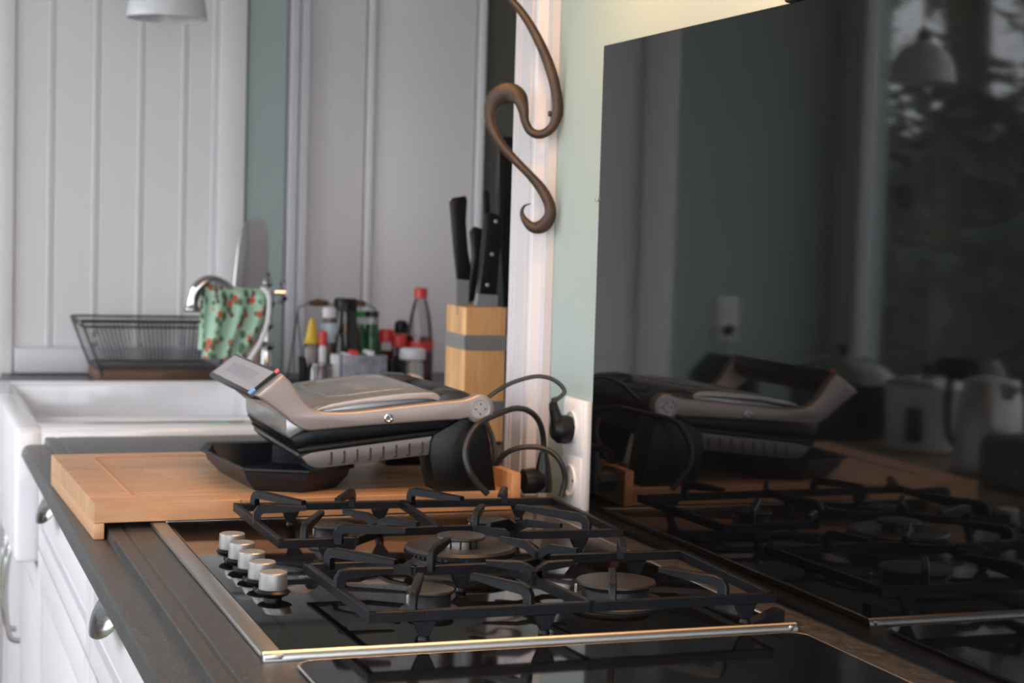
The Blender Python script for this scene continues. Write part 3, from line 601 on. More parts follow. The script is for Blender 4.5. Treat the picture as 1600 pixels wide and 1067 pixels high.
# ------------------------------------------------------------------ gas hob
HZ = 0.006
t = thing('gas_hob', 'black glass gas hob with five burners and a steel trim', 'hob', (0.34, 0.33, 0.0))
HX0, HX1, HY0, HY1 = 0.091, 0.602, 0.002, 0.690
obj('glass_top', box(BM(), HX0+0.019, HX1-0.006, HY0+0.010, HY1-0.012, 0.0005, HZ, 0.0015), M['hob_glass'], t)
q = BM()
box(q, HX0, HX0+0.0185, HY0, HY1, 0.0003, HZ+0.0005, 0.0018); box(q, HX1-0.0058, HX1, HY0, HY1, 0.0003, HZ+0.0005, 0.0012)
box(q, HX0+0.01, HX1, HY1-0.0115, HY1, 0.0003, HZ+0.0004, 0.0012)
obj('steel_trim', q, M['steel'], t)
obj('front_trim', prism(BM(), [(HY0, 0.0003), (HY0, 0.0030), (HY0+0.0012, 0.0058), (HY0+0.0032, 0.0080), (HY0+0.0050, 0.0086), (HY0+0.0072, 0.0080), (HY0+0.0095, 0.0062), (HY0+0.0095, 0.0003)], 0, HX0, HX1+0.004, 0.0003, 1), M['steel'], t)
obj('corner_wedge', prism(BM(), [(0.562, 0.0065), (0.598, 0.0065), (0.598, 0.0185), (0.593, 0.0190)], 1, 0.014, 0.030, 0.0008, 1), M['iron'], t)
for y in (0.215, 0.269, 0.323, 0.377, 0.431):
    kn = obj('knob', lathe(BM(), [(0.0135, 0.0175), (0.0140, 0.0185), (0.0138, 0.0335), (0.0130, 0.0345), (0.0, 0.0345)], (0.144, y, 0), 32), M['satin'], t)
    obj('knob_skirt', lathe(BM(), [(0.009, HZ), (0.009, 0.0095), (0.0150, 0.0120), (0.0172, 0.0150), (0.0150, 0.0172), (0, 0.0174)], (0.144, y, 0), 32), M['black_plastic'], kn)
def burner(x, y, r, h, base_r):
    bb = obj('burner', lathe(BM(), [(base_r, HZ), (base_r, HZ+0.0025), (base_r-0.003, HZ+0.005), (r*0.86, HZ+0.006), (r*0.84, h-0.008), (r*0.90, h-0.0045), (0, h-0.0045)], (x, y, 0), 40), M['cap'], t)
    obj('burner_cap', lathe(BM(), [(r*0.96, h-0.0043), (r, h-0.0030), (r*0.985, h-0.0008), (r*0.90, h), (0, h)], (x, y, 0), 44), M['cap'], bb)
    q = BM()
    for a in (0.6, 2.2): lathe(q, [(0.0018, HZ), (0.0022, HZ+0.012), (0.001, HZ+0.0135)], (x+(base_r-0.004)*math.cos(a), y+(base_r-0.004)*math.sin(a), 0), 8)
    obj('igniter', q, M['aluminium'], bb)
burner(0.279, 0.132, 0.0235, 0.030, 0.030)
burner(0.472, 0.132, 0.0400, 0.030, 0.050)
burner(0.275, 0.512, 0.0240, 0.028, 0.029)
burner(0.466, 0.512, 0.0235, 0.028, 0.029)
cx, cy = 0.372, 0.325
bb = obj('burner', lathe(BM(), [(0.062, HZ), (0.062, HZ+0.003), (0.057, HZ+0.006), (0.052, HZ+0.007), (0.052, 0.021), (0.059, 0.0245), (0.0605, 0.0300), (0.058, 0.0330), (0.030, 0.0330), (0.024, 0.0295), (0, 0.0295)], (cx, cy, 0), 56), M['cap'], t)
q = BM()
for k in range(56):
    a = 2*PI*k/56; s = BM(); d_ = Vector((math.cos(a), math.sin(a), 0)); bar(q, [Vector((cx, cy, 0.0262))+d_*0.0585, Vector((cx, cy, 0.0262))+d_*0.0612], 0.0032, 0.0024, bev=0.05)
obj('flame_ports', q, M['black_plastic'], bb)
obj('inner_crown', lathe(BM(), [(0.018, 0.0295), (0.018, 0.040), (0, 0.040)], (cx, cy, 0), 30), M['aluminium'], bb)
obj('burner_cap', lathe(BM(), [(0.026, 0.0402), (0.027, 0.0415), (0.0262, 0.0435), (0.023, 0.0445), (0, 0.0447)], (cx, cy, 0), 40), M['cap'], bb)
q = BM()
for k in range(10): a = 2*PI*k/10; d_ = Vector((math.cos(a), math.sin(a), 0)); bar(q, [Vector((cx, cy, 0.0350))+d_*0.0172, Vector((cx, cy, 0.0350))+d_*0.0186], 0.002, 0.009, bev=0.05)
obj('crown_slots', q, M['black_plastic'], bb)

# pan supports
ZF, ZT, BW, BH = 0.0335, 0.0525, 0.0068, 0.0095        # frame height, finger height, bar width and height
def finger(root, base, tip, zt=ZT, wd=0.0075):
    """rises from the frame at base and reaches in to tip, tapering"""
    bx, by = base; tx, ty = tip; d_ = Vector((tx-bx, ty-by, 0)); L = d_.length; d_.normalize(); p = Vector((bx, by, 0))
    pts = [p+Vector((0, 0, ZF-0.003)), p+Vector((0, 0, zt-0.010)), p+d_*0.0035+Vector((0, 0, zt-0.0055)), p+d_*0.010+Vector((0, 0, zt-0.0042)), p+d_*(L*0.55)+Vector((0, 0, zt-0.0040)), p+d_*L+Vector((0, 0, zt-0.0030))]
    side = d_.cross(Vector((0, 0, 1)))
    q = BM(); rings = []; hts = [0.010, 0.010, 0.011, 0.0100, 0.0085, 0.0050]
    dirs = [Vector((0, 0, 1)), (Vector((0, 0, 1))+d_*0.35).normalized(), (d_+Vector((0, 0, 1))).normalized(), (d_+Vector((0, 0, 0.15))).normalized(), d_, d_]
    for pnt, dr, h in zip(pts, dirs, hts):
        nb = side.cross(dr).normalized(); w_ = wd/2; h_ = h/2; e = 0.0013
        rings.append([q.verts.new(pnt+side*u+nb*v) for u, v in ((w_, h_-e), (w_-e, h_), (-w_+e, h_), (-w_, h_-e), (-w_, -h_), (w_, -h_))])
    fs = [q.faces.new(rings[0]), q.faces.new(rings[-1])]
    for A, B in zip(rings, rings[1:]):
        for k in range(6): fs.append(q.faces.new((A[k], A[(k+1) % 6], B[(k+1) % 6], B[k])))
    bmesh.ops.recalc_face_normals(q, faces=fs)
    return obj('finger', q, M['iron'], root)
def fork(root, x, y, left, right, zf=ZF):
    """a post with two arms that reach to the burners on both sides"""
    q = BM(); z = ZT-0.006
    bar(q, [(x, y, zf-0.004), (x, y, z-0.004)], 0.010, 0.0075, nrm=(0, 1, 0))
    for (tx, ty) in (left, right):
        bar(q, [(x, y, z-0.0075), (x+(tx-x)*0.16, y+(ty-y)*0.16, z-0.0030), (x+(tx-x)*0.30, y+(ty-y)*0.30, z+0.0008), (x+(tx-x)*0.65, y+(ty-y)*0.65, z+0.0016), (tx, ty, z+0.0028)], [0.0075, 0.0075, 0.0072, 0.0068, 0.006], [0.010, 0.010, 0.0092, 0.0075, 0.005])
    return obj('double_finger', q, M['iron'], root)
def rail(q, a, b_): bar(q, [(*a, ZF-0.002), (*b_, ZF-0.002)], BW, BH, bev=0.12)
def support(lab, outline, mids, feet):
    root = thing('pan_support', lab, 'pan support', (0.385, sum(p[1] for p in outline)/len(outline), HZ), 'cast iron pan supports of the gas hob')
    q = BM()
    for a, b_ in list(zip(outline, outline[1:]+outline[:1]))+mids:
        d_ = (Vector(b_)-Vector(a)).normalized()*BW*0.5; rail(q, (a[0]-d_.x, a[1]-d_.y), (b_[0]+d_.x, b_[1]+d_.y))
    obj('frame', q, M['iron'], root)
    for x, y in feet:
        q = BM(); prism(q, [(x-0.011, ZF-0.007), (x+0.011, ZF-0.007), (x+0.008, ZF-0.014), (x+0.004, HZ+0.006), (x-0.004, HZ+0.006), (x-0.008, ZF-0.014)], 1, y-0.0034, y+0.0034, 0.0008, 1)
        f_ = obj('foot', q, M['iron'], root); obj('rubber_foot', lathe(BM(), [(0.005, HZ+0.0002), (0.0058, HZ+0.003), (0.0045, HZ+0.0062), (0, HZ+0.0063)], (x, y, 0), 12), M['black_plastic'], f_)
    return root
r = support('front half of the black cast iron pan supports, around the nearest two burners',
            [(0.190, 0.016), (0.584, 0.016), (0.592, 0.236), (0.440, 0.238), (0.400, 0.208), (0.285, 0.208), (0.245, 0.240), (0.184, 0.241)], [((0.398, 0.016), (0.380, 0.208))],
            [(0.238, 0.016), (0.352, 0.016), (0.556, 0.016), (0.335, 0.208), (0.54, 0.237)])
finger(r, (0.228, 0.019), (0.258, 0.098)); finger(r, (0.188, 0.128), (0.240, 0.130)); finger(r, (0.205, 0.238), (0.254, 0.164)); finger(r, (0.338, 0.019), (0.307, 0.088))
finger(r, (0.420, 0.019), (0.447, 0.084)); finger(r, (0.534, 0.019), (0.496, 0.080)); finger(r, (0.520, 0.234), (0.500, 0.180)); finger(r, (0.302, 0.205), (0.337, 0.262), ZT+0.002)
fork(r, 0.386, 0.130, (0.340, 0.148), (0.424, 0.130)); fork(r, 0.425, 0.226, (0.396, 0.266), (0.452, 0.186))
r = support('far half of the black cast iron pan supports, beside the cutting board',
            [(0.184, 0.618), (0.584, 0.600), (0.578, 0.372), (0.452, 0.380), (0.420, 0.426), (0.310, 0.426), (0.268, 0.376), (0.186, 0.374)], [((0.380, 0.426), (0.388, 0.609))],
            [(0.238, 0.375), (0.53, 0.375), (0.36, 0.610), (0.25, 0.616), (0.54, 0.603)])
finger(r, (0.205, 0.614), (0.246, 0.530)); finger(r, (0.186, 0.505), (0.240, 0.492)); finger(r, (0.212, 0.378), (0.250, 0.460)); finger(r, (0.325, 0.610), (0.290, 0.545))
finger(r, (0.398, 0.606), (0.440, 0.530)); finger(r, (0.520, 0.602), (0.494, 0.544)); finger(r, (0.422, 0.424), (0.446, 0.474)); finger(r, (0.540, 0.376), (0.486, 0.462))
finger(r, (0.247, 0.368), (0.312, 0.330)); fork(r, 0.306, 0.424, (0.278, 0.466), (0.336, 0.366)); fork(r, 0.452, 0.380, (0.412, 0.350), (0.490, 0.330))

# second hob: frameless black glass with a thin steel edge, rounded corners
t = thing('induction_hob', 'black glass induction hob with thin steel edge nearest the camera', 'hob', (0.35, -0.30, 0.0))
def rrect(x0, x1, y0, y1, r, n=8):
    out = []
    for cx_, cy_, a0 in ((x1-r, y1-r, 0), (x0+r, y1-r, PI/2), (x0+r, y0+r, PI), (x1-r, y0+r, 1.5*PI)):
        out += [(cx_+r*math.cos(a0+PI/2*k/n), cy_+r*math.sin(a0+PI/2*k/n)) for k in range(n+1)]
    return out
obj('glass_top', prism(BM(), rrect(0.117, 0.600, -0.585, -0.014, 0.016), 2, 0.0005, 0.0042, 0.0006, 1), M['hob_glass'], t)
q = BM(); pr_ = rrect(0.1155, 0.6015, -0.5865, -0.0125, 0.0175); tube(q, [(x, y, 0.0026) for x, y in pr_]+[(pr_[0][0], pr_[0][1], 0.0026)], 0.0013, 8)
obj('steel_edge', q, M['steel'], t)

# ------------------------------------------------------------------ splashback
t = thing('splashback', 'glossy black glass splashback panel on the sage wall behind the hob', 'splashback', (W, -0.2, 0.0))
SY1, SZ1 = 0.626, 0.6107
obj('glass_panel', box(BM(), WM, WM+0.008, -1.35, SY1, 0.007, SZ1, 0.0008, 1), M['glass_black'], t)
obj('spacer', box(BM(), WM+0.0082, W-0.0002, -1.33, SY1-0.006, 0.0005, SZ1-0.01), M['black_plastic'], t)
obj('clip', box(BM(), WM-0.003, W-0.0005, SY1+0.0003, SY1+0.007, 0.4130, 0.4170, 0.0008, 1), M['steel'], t)
obj('clip', box(BM(), WM-0.004, W-0.0005, 0.055, 0.145, SZ1+0.0003, SZ1+0.016, 0.003), M['black_plastic'], t)['label'] = 'black retaining clip'

# extractor hood above the frame
t = thing('extractor_hood', 'steel extractor hood with two warm lamps above the hob', 'hood', (0.42, 0.25, 0.87))
obj('canopy', prism(BM(), [(0.16, 0.87), (W-0.001, 0.87), (W-0.001, 1.2), (0.52, 1.2), (0.16, 0.94)], 1, -0.35, 0.75, 0.004), M['steel'], t)
obj('chimney', box(BM(), 0.40, W-0.001, 0.05, 0.40, 1.2, CE), M['steel'], t)
for x, y, hx in ((0.40, 0.06, 0.23), (0.45, 0.52, 0.15)): obj('lamp', box(BM(), x-hx, x+hx, y-0.06, y+0.06, 0.8625, 0.8695, 0.001, 1), M['copper'], t)

# ------------------------------------------------------------------ wall sockets
def double_socket(name, label, ctr, nrm, plug=False):
    """vertical two-gang socket plate; nrm is the wall normal"""
    n_ = Vector(nrm); t = thing(name, label, 'socket', ctr)
    side = Vector((0, 0, 1)).cross(n_)
    def place(bm):   # modelled facing +x at the origin
        rot = Matrix((( n_.x, side.x, 0, ctr[0]), (n_.y, side.y, 0, ctr[1]), (0, 0, 1, ctr[2]), (0, 0, 0, 1)))
        bmesh.ops.transform(bm, matrix=rot, verts=bm.verts); bmesh.ops.recalc_face_normals(bm, faces=bm.faces); return bm
    q = BM(); box(q, 0.0, 0.009, -0.0405, 0.0405, -0.073, 0.073, 0.003)
    for zc in (0.036, -0.036):
        box(q, 0.008, 0.0125, -0.033, 0.033, zc-0.033, zc+0.033, 0.002)
    obj('plate', place(q), M['socket'], t)
    for zc in (0.036, -0.036):
        q = lathe(BM(), [(0.0215, 0.0), (0.0215, 0.003), (0.019, 0.003), (0.018, -0.0005), (0, -0.0005)], (0.0128, 0, zc), 28, (1, 0, 0)); s = obj('socket_well', place(q), M['socket'], t)
        q = BM()
        for yy in (-0.0095, 0.0095): lathe(q, [(0.0025, 0), (0.0025, 0.0006), (0, 0.0006)], (0.0125, yy, zc), 10, (1, 0, 0))
        obj('pin_hole', place(q), M['black_plastic'], s)
    return t
double_socket('wall_socket', 'white double wall socket with one black plug beside the splashback', (W, 0.703, 0.078), (-1, 0, 0))
double_socket('wall_socket', 'white double wall socket on the far sage wall, seen in the splashback', (-1.105, 3.72, 0.097), (0, -1, 0))

# plugs and cords
t = thing('lamp_plug', 'black plug with thin white cord in the far sage wall socket', 'plug', (-1.105, 3.69, 0.06))
obj('plug_body', lathe(BM(), [(0.018, 0.0), (0.019, 0.006), (0.017, 0.020), (0.008, 0.030), (0, 0.031)], (-1.105, 3.7035, 0.061), 20, (0, -1, 0)), M['black_plastic'], t)
obj('cable', tube(BM(), smooth_pts([(-1.105, 3.674, 0.058), (-1.105, 3.662, 0.03), (-1.11, 3.69, -0.05), (-1.12, 3.70, -0.2), (-1.13, 3.70, -0.6), (-1.14, 3.70, FL+0.004)], 5), 0.0028, 8), M['socket'], t)
px_ = P(900, 668, 1, 0.703)
t = thing('grill_cord', 'black grill cord that arches up to the plug in the wall socket', 'cord', (0.6, 0.7, 0.05))
q = BM(); lathe(q, [(0.0185, 0.0), (0.0195, 0.006), (0.0185, 0.016), (0.012, 0.024), (0, 0.026)], (W-0.0165, 0.703, 0.110), 24, (-1, 0, 0))
tube(q, [(W-0.030, 0.703, 0.106), (W-0.036, 0.702, 0.128), (W-0.042, 0.700, 0.146)], [0.011, 0.008, 0.0055], 12)
obj('plug', q, M['black_plastic'], t)
pts = [tuple(P(a, b_, 1, y)) for a, b_, y in ((752, 630, 0.73), (772, 614, 0.73), (800, 598, 0.72), (838, 588, 0.71), (866, 594, 0.705), (882, 612, 0.70))]+[(W-0.042, 0.700, 0.147)]
obj('cable', tube(BM(), smooth_pts(pts, 6), 0.0030, 8), M['cord'], t)
q = BM()
for k in range(4): lathe(q, [(0.0055, 0), (0.0055, 0.002)], (W-0.0405+0.001*k-0.001, 0.7005, 0.139+0.004*k), 12, (-0.3, 0, 1))
obj('strain_relief', q, M['cord'], t)
t = thing('looped_cord', 'thick black cord looping from the counter plug in front of the grill', 'cord', (0.56, 0.65, 0.0))
pts = [tuple(P(a, b_, 1, y+0.055)) for a, b_, y in ((849, 712, 0.70), (849, 685, 0.70), (843, 660, 0.69), (828, 643, 0.68), (805, 638, 0.66), (775, 648, 0.64), (748, 662, 0.615), (732, 685, 0.61), (727, 710, 0.605), (733, 735, 0.60), (746, 755, 0.60), (762, 772, 0.598))]
obj('cable', tube(BM(), smooth_pts(pts, 6), 0.0040, 10), M['cord'], t)
q = BM(); pc = P(838, 750, 1, 0.70)
tube(q, [P(849, 706, 1, 0.70), P(849, 724, 1, 0.70), P(848, 748, 1, 0.70), P(847, 768, 1, 0.70)], [0.0055, 0.009, 0.0125, 0.013], 14)
tube(q, [P(846, 752, 1, 0.70), P(832, 751, 1, 0.70), P(818, 752, 1, 0.70)], [0.015, 0.0175, 0.0165], 16)
obj('plug', q, M['black_plastic'], t)
t = thing('slack_cord', 'slack black cord arching low between the board and the wall socket', 'cord', (0.58, 0.62, 0.0))
pts = [tuple(P(a, b_, 1, y+0.055)) for a, b_, y in ((757, 655, 0.75), (768, 680, 0.74), (773, 705, 0.72), (774, 728, 0.70), (782, 716, 0.69), (800, 703, 0.68), (830, 698, 0.67), (858, 704, 0.66), (876, 722, 0.65), (883, 748, 0.65), (877, 776, 0.65))]
obj('cable', tube(BM(), smooth_pts(pts, 6), 0.0038, 10), M['cord'], t)

# ------------------------------------------------------------------ contact grill
GY0, GY1 = 0.700, 0.990
t = thing('contact_grill', 'silver and black contact grill with a tilted control handle on the board', 'grill', (0.35, 0.77, BZ1))
G = lambda pts: [Z2(*p) for p in pts]
# lower half: silver side housing with slots, black core, rear legs
low = G([(505, 487), (560, 465), (620, 455), (1080, 400), (1112, 378), (1100, 440), (1062, 488), (560, 550), (522, 536), (490, 500)])
obj('base_housing', prism(BM(), low, 1, GY0, GY0+0.012, 0.0025), M['grill_base'], t)
obj('base_housing', prism(BM(), low, 1, GY1-0.012, GY1, 0.0025), M['grill_base'], t)
core = G([(478, 470), (500, 452), (1110, 375), (1180, 372), (1180, 470), (1062, 492), (540, 548), (500, 520), (474, 495)])
obj('lower_body', prism(BM(), core, 1, GY0+0.004, GY1-0.004, 0.002), M['dark_plastic'], t)
q = BM()
for k in range(8):
    a, b_ = 622+58*k, 500-6.5*k
    x, z = Z2(a, b_); box(q, x-0.0012, x+0.0012, GY0-0.0012, GY0+0.001, z-0.0075, z+0.0075, 0.0005, 1)
    bar(q, [(x-0.004, GY0-0.0004, z-0.0078), (x+0.001, GY0-0.0004, z-0.0078)], 0.0015, 0.0015)
obj('vent_rib', q, M['dark_plastic'], t)
gask = G([(225, 300), (240, 290), (560, 372)]) 
# plates: the front edge recedes with depth, so the stack is two straight slabs
up_plate = G([(440, 418), (470, 398), (560, 366), (1110, 326), (1200, 330), (1190, 372), (1110, 372), (560, 438), (500, 452), (468, 458)])
obj('upper_plate', prism(BM(), up_plate, 1, GY0+0.003, GY1-0.003, 0.002), M['black_plastic'], t)
lo_plate = G([(462, 462), (500, 455), (1110, 376), (1110, 400), (505, 482), (480, 486)])
obj('lower_plate', prism(BM(), lo_plate, 1, GY0-0.001, GY1+0.001, 0.002), M['black_plastic'], t)
lidp = G([(428, 330), (560, 300), (1120, 255), (1200, 262), (1180, 335), (560, 372), (500, 392), (446, 420), (430, 395)])
obj('lid_housing', prism(BM(), lidp, 1, GY0+0.012, GY1-0.012, 0.003), M['grill_lid'], t)
# bowed lid cover
bow = smooth_pts(G([(500, 330), (545, 288), (620, 262), (760, 238), (900, 220), (1000, 210), (1080, 209), (1112, 222), (1122, 248)]), 4)
cov = bow+G([(1110, 285), (560, 330)])
obj('lid_cover', prism(BM(), cov, 1, GY0+0.014, GY1-0.020, 0.004), M['grill_lid'], t)
edge = smooth_pts(G([(545, 292), (620, 264), (760, 239), (900, 221), (1000, 212), (1080, 211), (1110, 226), (1116, 246)]), 4)
in_ = smooth_pts(G([(1100, 248), (1070, 240), (1000, 240), (900, 248), (760, 262), (640, 282), (560, 295)]), 4)
obj('lid_edge', prism(BM(), edge+in_, 1, GY0+0.004, GY0+0.0138, 0.001), M['satin'], t)
# raised octagonal badge field on the cover
def on_cover(x):
    for a, b_ in zip(bow, bow[1:]):
        if min(a[0], b_[0]) <= x <= max(a[0], b_[0]) and abs(a[0]-b_[0]) > 1e-6: return a[1]+(b_[1]-a[1])*(x-a[0])/(b_[0]-a[0])
    return bow[-4][1]
q = BM(); oct_ = [tuple(S(a, b_)[:2]) for a, b_ in [(0.312, 0.700), (0.335, 0.680), (0.405, 0.680), (0.425, 0.700), (0.425, 0.840), (0.405, 0.860), (0.335, 0.860), (0.312, 0.840)]]
for i in range(8):
    a, b_ = oct_[i], oct_[(i+1) % 8]; m_ = 6
    bar(q, [(a[0]+(b_[0]-a[0])*k/m_, a[1]+(b_[1]-a[1])*k/m_, on_cover(a[0]+(b_[0]-a[0])*k/m_)+0.0003) for k in range(m_+1)], 0.0022, 0.0016, bev=0.3)
obj('raised_outline', q, M['grill_lid'], t)
# faint raised strokes in the middle of the lid (worn lettering, not legible in the photograph)
q = BM()
for k, L_ in enumerate((0.016, 0.012, 0.018, 0.014, 0.016)):
    yy = 0.80+k*0.022; bar(q, [(0.385-L_/2, yy, on_cover(0.385-L_/2)+0.0002), (0.385+L_/2, yy, on_cover(0.385+L_/2)+0.0002)], 0.003, 0.0012, bev=0.3)
obj('raised_mark', q, M['grill_lid'], t)
# arms
arm = smooth_pts(G([(392, 122), (430, 158), (470, 215), (505, 258), (560, 288), (700, 290), (900, 268), (1100, 246), (1200, 236)]), 3)
hc_ = Z2(1270, 277); rr_ = 0.0192
disc = [(hc_[0]+rr_*math.cos(a), hc_[1]+rr_*math.sin(a)) for a in [PI*0.70-k*PI*1.5/14 for k in range(15)]]
armb = smooth_pts(G([(1180, 325), (1100, 328), (900, 342), (700, 357), (560, 370), (500, 372), (450, 350), (400, 308), (350, 270), (275, 218)]), 3)
outline = arm+disc+armb
for y0_, y1_ in ((GY0-0.016, GY0+0.002), (GY1-0.004, GY1+0.014)):
    ar = obj('arm', prism(BM(), outline, 1, y0_, y1_, 0.0028, 3), M['grill_silver'], t)
    yf = y0_ if y0_ < 0.8 else y1_; sg = -1 if y0_ < 0.8 else 1
    obj('hinge_cap', lathe(BM(), [(0.0135, -0.0003), (0.0135, 0.0012), (0.0118, 0.0012), (0.0112, 0.0004), (0.0055, 0.0004), (0.0050, 0.0014), (0, 0.0014)], (hc_[0], yf, hc_[1]), 28, (0, sg, 0)), M['satin'], ar)
    q = BM(); bar(q, [(hc_[0]-0.008, yf+sg*0.0006, hc_[1]), (hc_[0]+0.008, yf+sg*0.0006, hc_[1])], 0.0014, 0.0014); bar(q, [(hc_[0], yf+sg*0.0006, hc_[1]-0.008), (hc_[0], yf+sg*0.0006, hc_[1]+0.008)], 0.0014, 0.0014, nrm=(1, 0, 0))
    obj('hinge_mark', q, M['dark_plastic'], ar)
    sx, sz = Z2(862, 318)
    obj('screw', lathe(BM(), [(0.0058, -0.0002), (0.0058, 0.0010), (0.0042, 0.0014), (0.0030, 0.0002), (0, 0.0002)], (sx, yf, sz), 20, (0, sg, 0)), M['chrome'], ar)
# control handle between the arm ends
ctl = [Z2(392, 124), Z2(276, 217), Z2(225, 240), Z2(238, 262), Z2(300, 262), Z2(420, 190), Z2(415, 150)]
hx, hz_ = zip(*ctl)
A1, A2 = Vector((*[Z2(392, 124)[0]], 0, Z2(392, 124)[1])), Vector((Z2(276, 217)[0], 0, Z2(276, 217)[1]))
dn = (A2-A1).normalized(); nn = Vector((-dn.z, 0, dn.x)); nn = nn if nn.z > 0 else -nn     # nn points out of the display
h0 = A1-dn*0.001; h1 = A2+dn*0.004
hp = [h0+nn*0.002, h1+nn*0.002, h1-nn*0.004+dn*0.001, h1-nn*0.016-dn*0.010, h0-nn*0.020+dn*0.014, h0-nn*0.014]
obj('handle', prism(BM(), [(p.x, p.z) for p in hp], 1, GY0+0.0022, GY1+0.010, 0.002), M['dark_plastic'], t)
def on_handle(u, y, h): p = h0+(h1-h0)*u+nn*(0.002+h); return (p.x, y, p.z)
def quad_slab(us, ys, h, name, m, par):
    q = BM(); v = [q.verts.new(on_handle(u, y, hh)) for hh in (0.0, h) for u, y in ((us[0], ys[0]), (us[1], ys[0]), (us[1], ys[1]), (us[0], ys[1]))]
    for f in ((0, 1, 2, 3), (4, 5, 6, 7), (0, 1, 5, 4), (1, 2, 6, 5), (2, 3, 7, 6), (3, 0, 4, 7)): q.faces.new([v[i] for i in f])
    bmesh.ops.recalc_face_normals(q, faces=q.faces); bmesh.ops.bevel(q, geom=list(q.edges), offset=h*0.3, segments=1, affect='EDGES'); return obj(name, q, m, par)
dsp = quad_slab((0.08, 0.90), (GY0+0.012, GY1-0.004), 0.0010, 'display_panel', M['display'], t)
quad_slab((0.28, 0.68), (GY0+0.070, GY1-0.050), 0.0014, 'display_window', mat('display_window_grey', (0.22, 0.22, 0.26), 0.2, var=0.05), dsp)
q = BM(); tube(q, [on_handle(u, GY0+0.004, 0.0012) for u in (-0.02, 0.2, 0.4, 0.6, 0.8, 1.0)], 0.0022, 8); ring = obj('status_light_ring', q, M['black_plastic'], t)
for a0, a1, m in ((-0.02, 0.10, 'red_dot'), (0.80, 1.0, 'blue_dot')):
    q = BM(); tube(q, [on_handle(u, GY0+0.004, 0.0016) for u in (a0, (a0+a1)/2, a1)], 0.0027, 8); obj('coloured_dot', q, M[m], ring)
# rear block with legs
leg = G([(1062, 425), (1075, 395), (1130, 362), (1200, 320), (1300, 322), (1325, 420), (1352, 645), (1090, 652), (1075, 600), (1055, 490)])
obj('rear_leg', prism(BM(), leg, 1, GY0-0.006, GY0+0.050, 0.003), M['black_plastic'], t)
obj('rear_leg', prism(BM(), leg, 1, GY1-0.050, GY1+0.004, 0.003), M['black_plastic'], t)
hb = G([(1110, 270), (1180, 225), (1280, 225), (1300, 330), (1300, 420), (1110, 420)])
obj('hinge_block', prism(BM(), hb, 1, GY0+0.05, GY1-0.052, 0.004), M['black_plastic'], t)
xs_, zs_ = Z2(1215, 250)
obj('hinge_barrel', tube(BM(), [(hc_[0], GY0+0.003, hc_[1]), (hc_[0], GY1-0.005, hc_[1])], 0.014, 20), M['dark_plastic'], t)
obj('hinge_shoulder', prism(BM(), G([(1090, 232), (1150, 205), (1230, 210), (1290, 240), (1260, 300), (1120, 300)]), 1, GY0+0.004, GY0+0.058, 0.004), M['dark_plastic'], t)
obj('hinge_shoulder', prism(BM(), G([(1060, 232), (1100, 200), (1200, 205), (1290, 240), (1260, 300), (1080, 300)]), 1, GY1-0.064, GY1-0.005, 0.004), M['dark_plastic'], t)
fxx = 0.30
for y in (GY1-0.04,): obj('front_foot', box(BM(), 0.372, 0.392, y-0.01, y+0.01, BZ1+0.0004, 0.084, 0.002), M['black_plastic'], t)

# drip tray under the front
t = thing('drip_tray', 'black drip tray with sloping rim lying under the grill front', 'tray', (0.27, 0.77, BZ1))
rim = [tuple(S(a, b_)[:2]) for a, b_ in [(0.176, 0.835), (0.196, 0.905), (0.290, 0.915), (0.338, 0.885), (0.345, 0.680), (0.338, 0.655), (0.272, 0.618), (0.195, 0.650)]]
cxr = sum(p[0] for p in rim)/8; cyr = sum(p[1] for p in rim)/8
def ring_(s, z, bm, grow=0.0): return [bm.verts.new((cxr+(x-cxr)*s, cyr+(y-cyr)*(1-(1-s)*0.55), z)) for x, y in rim]
q = BM(); zb = BZ1+0.0008
rr = [ring_(0.72, zb, q), ring_(0.90, zb+0.018, q), ring_(0.93, zb+0.026, q), ring_(1.0, zb+0.0285, q), ring_(1.0, zb+0.031, q), ring_(0.90, zb+0.0295, q), ring_(0.86, zb+0.020, q), ring_(0.70, zb+0.003, q)]
for A, B in zip(rr, rr[1:]):
    for k in range(8): q.faces.new((A[k], A[(k+1) % 8], B[(k+1) % 8], B[k]))
q.faces.new(rr[0]); q.faces.new(rr[-1]); bmesh.ops.recalc_face_normals(q, faces=q.faces)
obj('pan', q, M['tray_plastic'], t, angle=20)

# ------------------------------------------------------------------ wrought iron hook on the wall
hk = [(250, -420, 16), (262, -300, 16), (285, -150, 17), (318, -50, 18), (345, 0, 18), (392, 55, 19), (440, 130, 21), (490, 232, 24), (527, 335, 26), (546, 430, 26), (546, 500, 26), (524, 560, 22), (475, 590, 20), (430, 576, 20), (406, 530, 20), (398, 478, 27), (378, 425, 40),
      (330, 408, 48), (284, 428, 46), (258, 470, 36), (252, 530, 25), (274, 590, 23), (318, 655, 22), (374, 715, 20), (430, 772, 20), (480, 832, 25), (512, 895, 27), (515, 948, 30), (485, 990, 32), (442, 998, 25), (408, 970, 17), (392, 935, 10), (402, 905, 6), (432, 893, 2)]
def hpt(x, y, w_):
    px, py = x/2.807+680, y/2.807; yy = 0.800+(882-px)*0.00040; p = P(px, py, 1, yy); return (p.x-0.004, p.y, p.z, w_/2.807/2720*2.33)
hs = smooth_pts([hpt(*h) for h in hk], 6)
t = thing('iron_hook', 'brown wrought iron scroll hook hanging at the casing edge', 'hook', (0.63, 0.81, 0.38))
obj('scroll', tube(BM(), hs, [max(0.0006, p[3]) for p in hs], 14, [max(0.0006, min(0.0055, p[3]*0.8)) for p in hs], (0.0, 1, 0)), M['rust'], t)
q = BM(); e_ = Vector(hs[0][:3]); tube(q, [e_, e_+Vector((0.05, -0.01, 0.02)), Vector((W-0.001, 0.79, e_.z+0.03))], 0.006, 12)
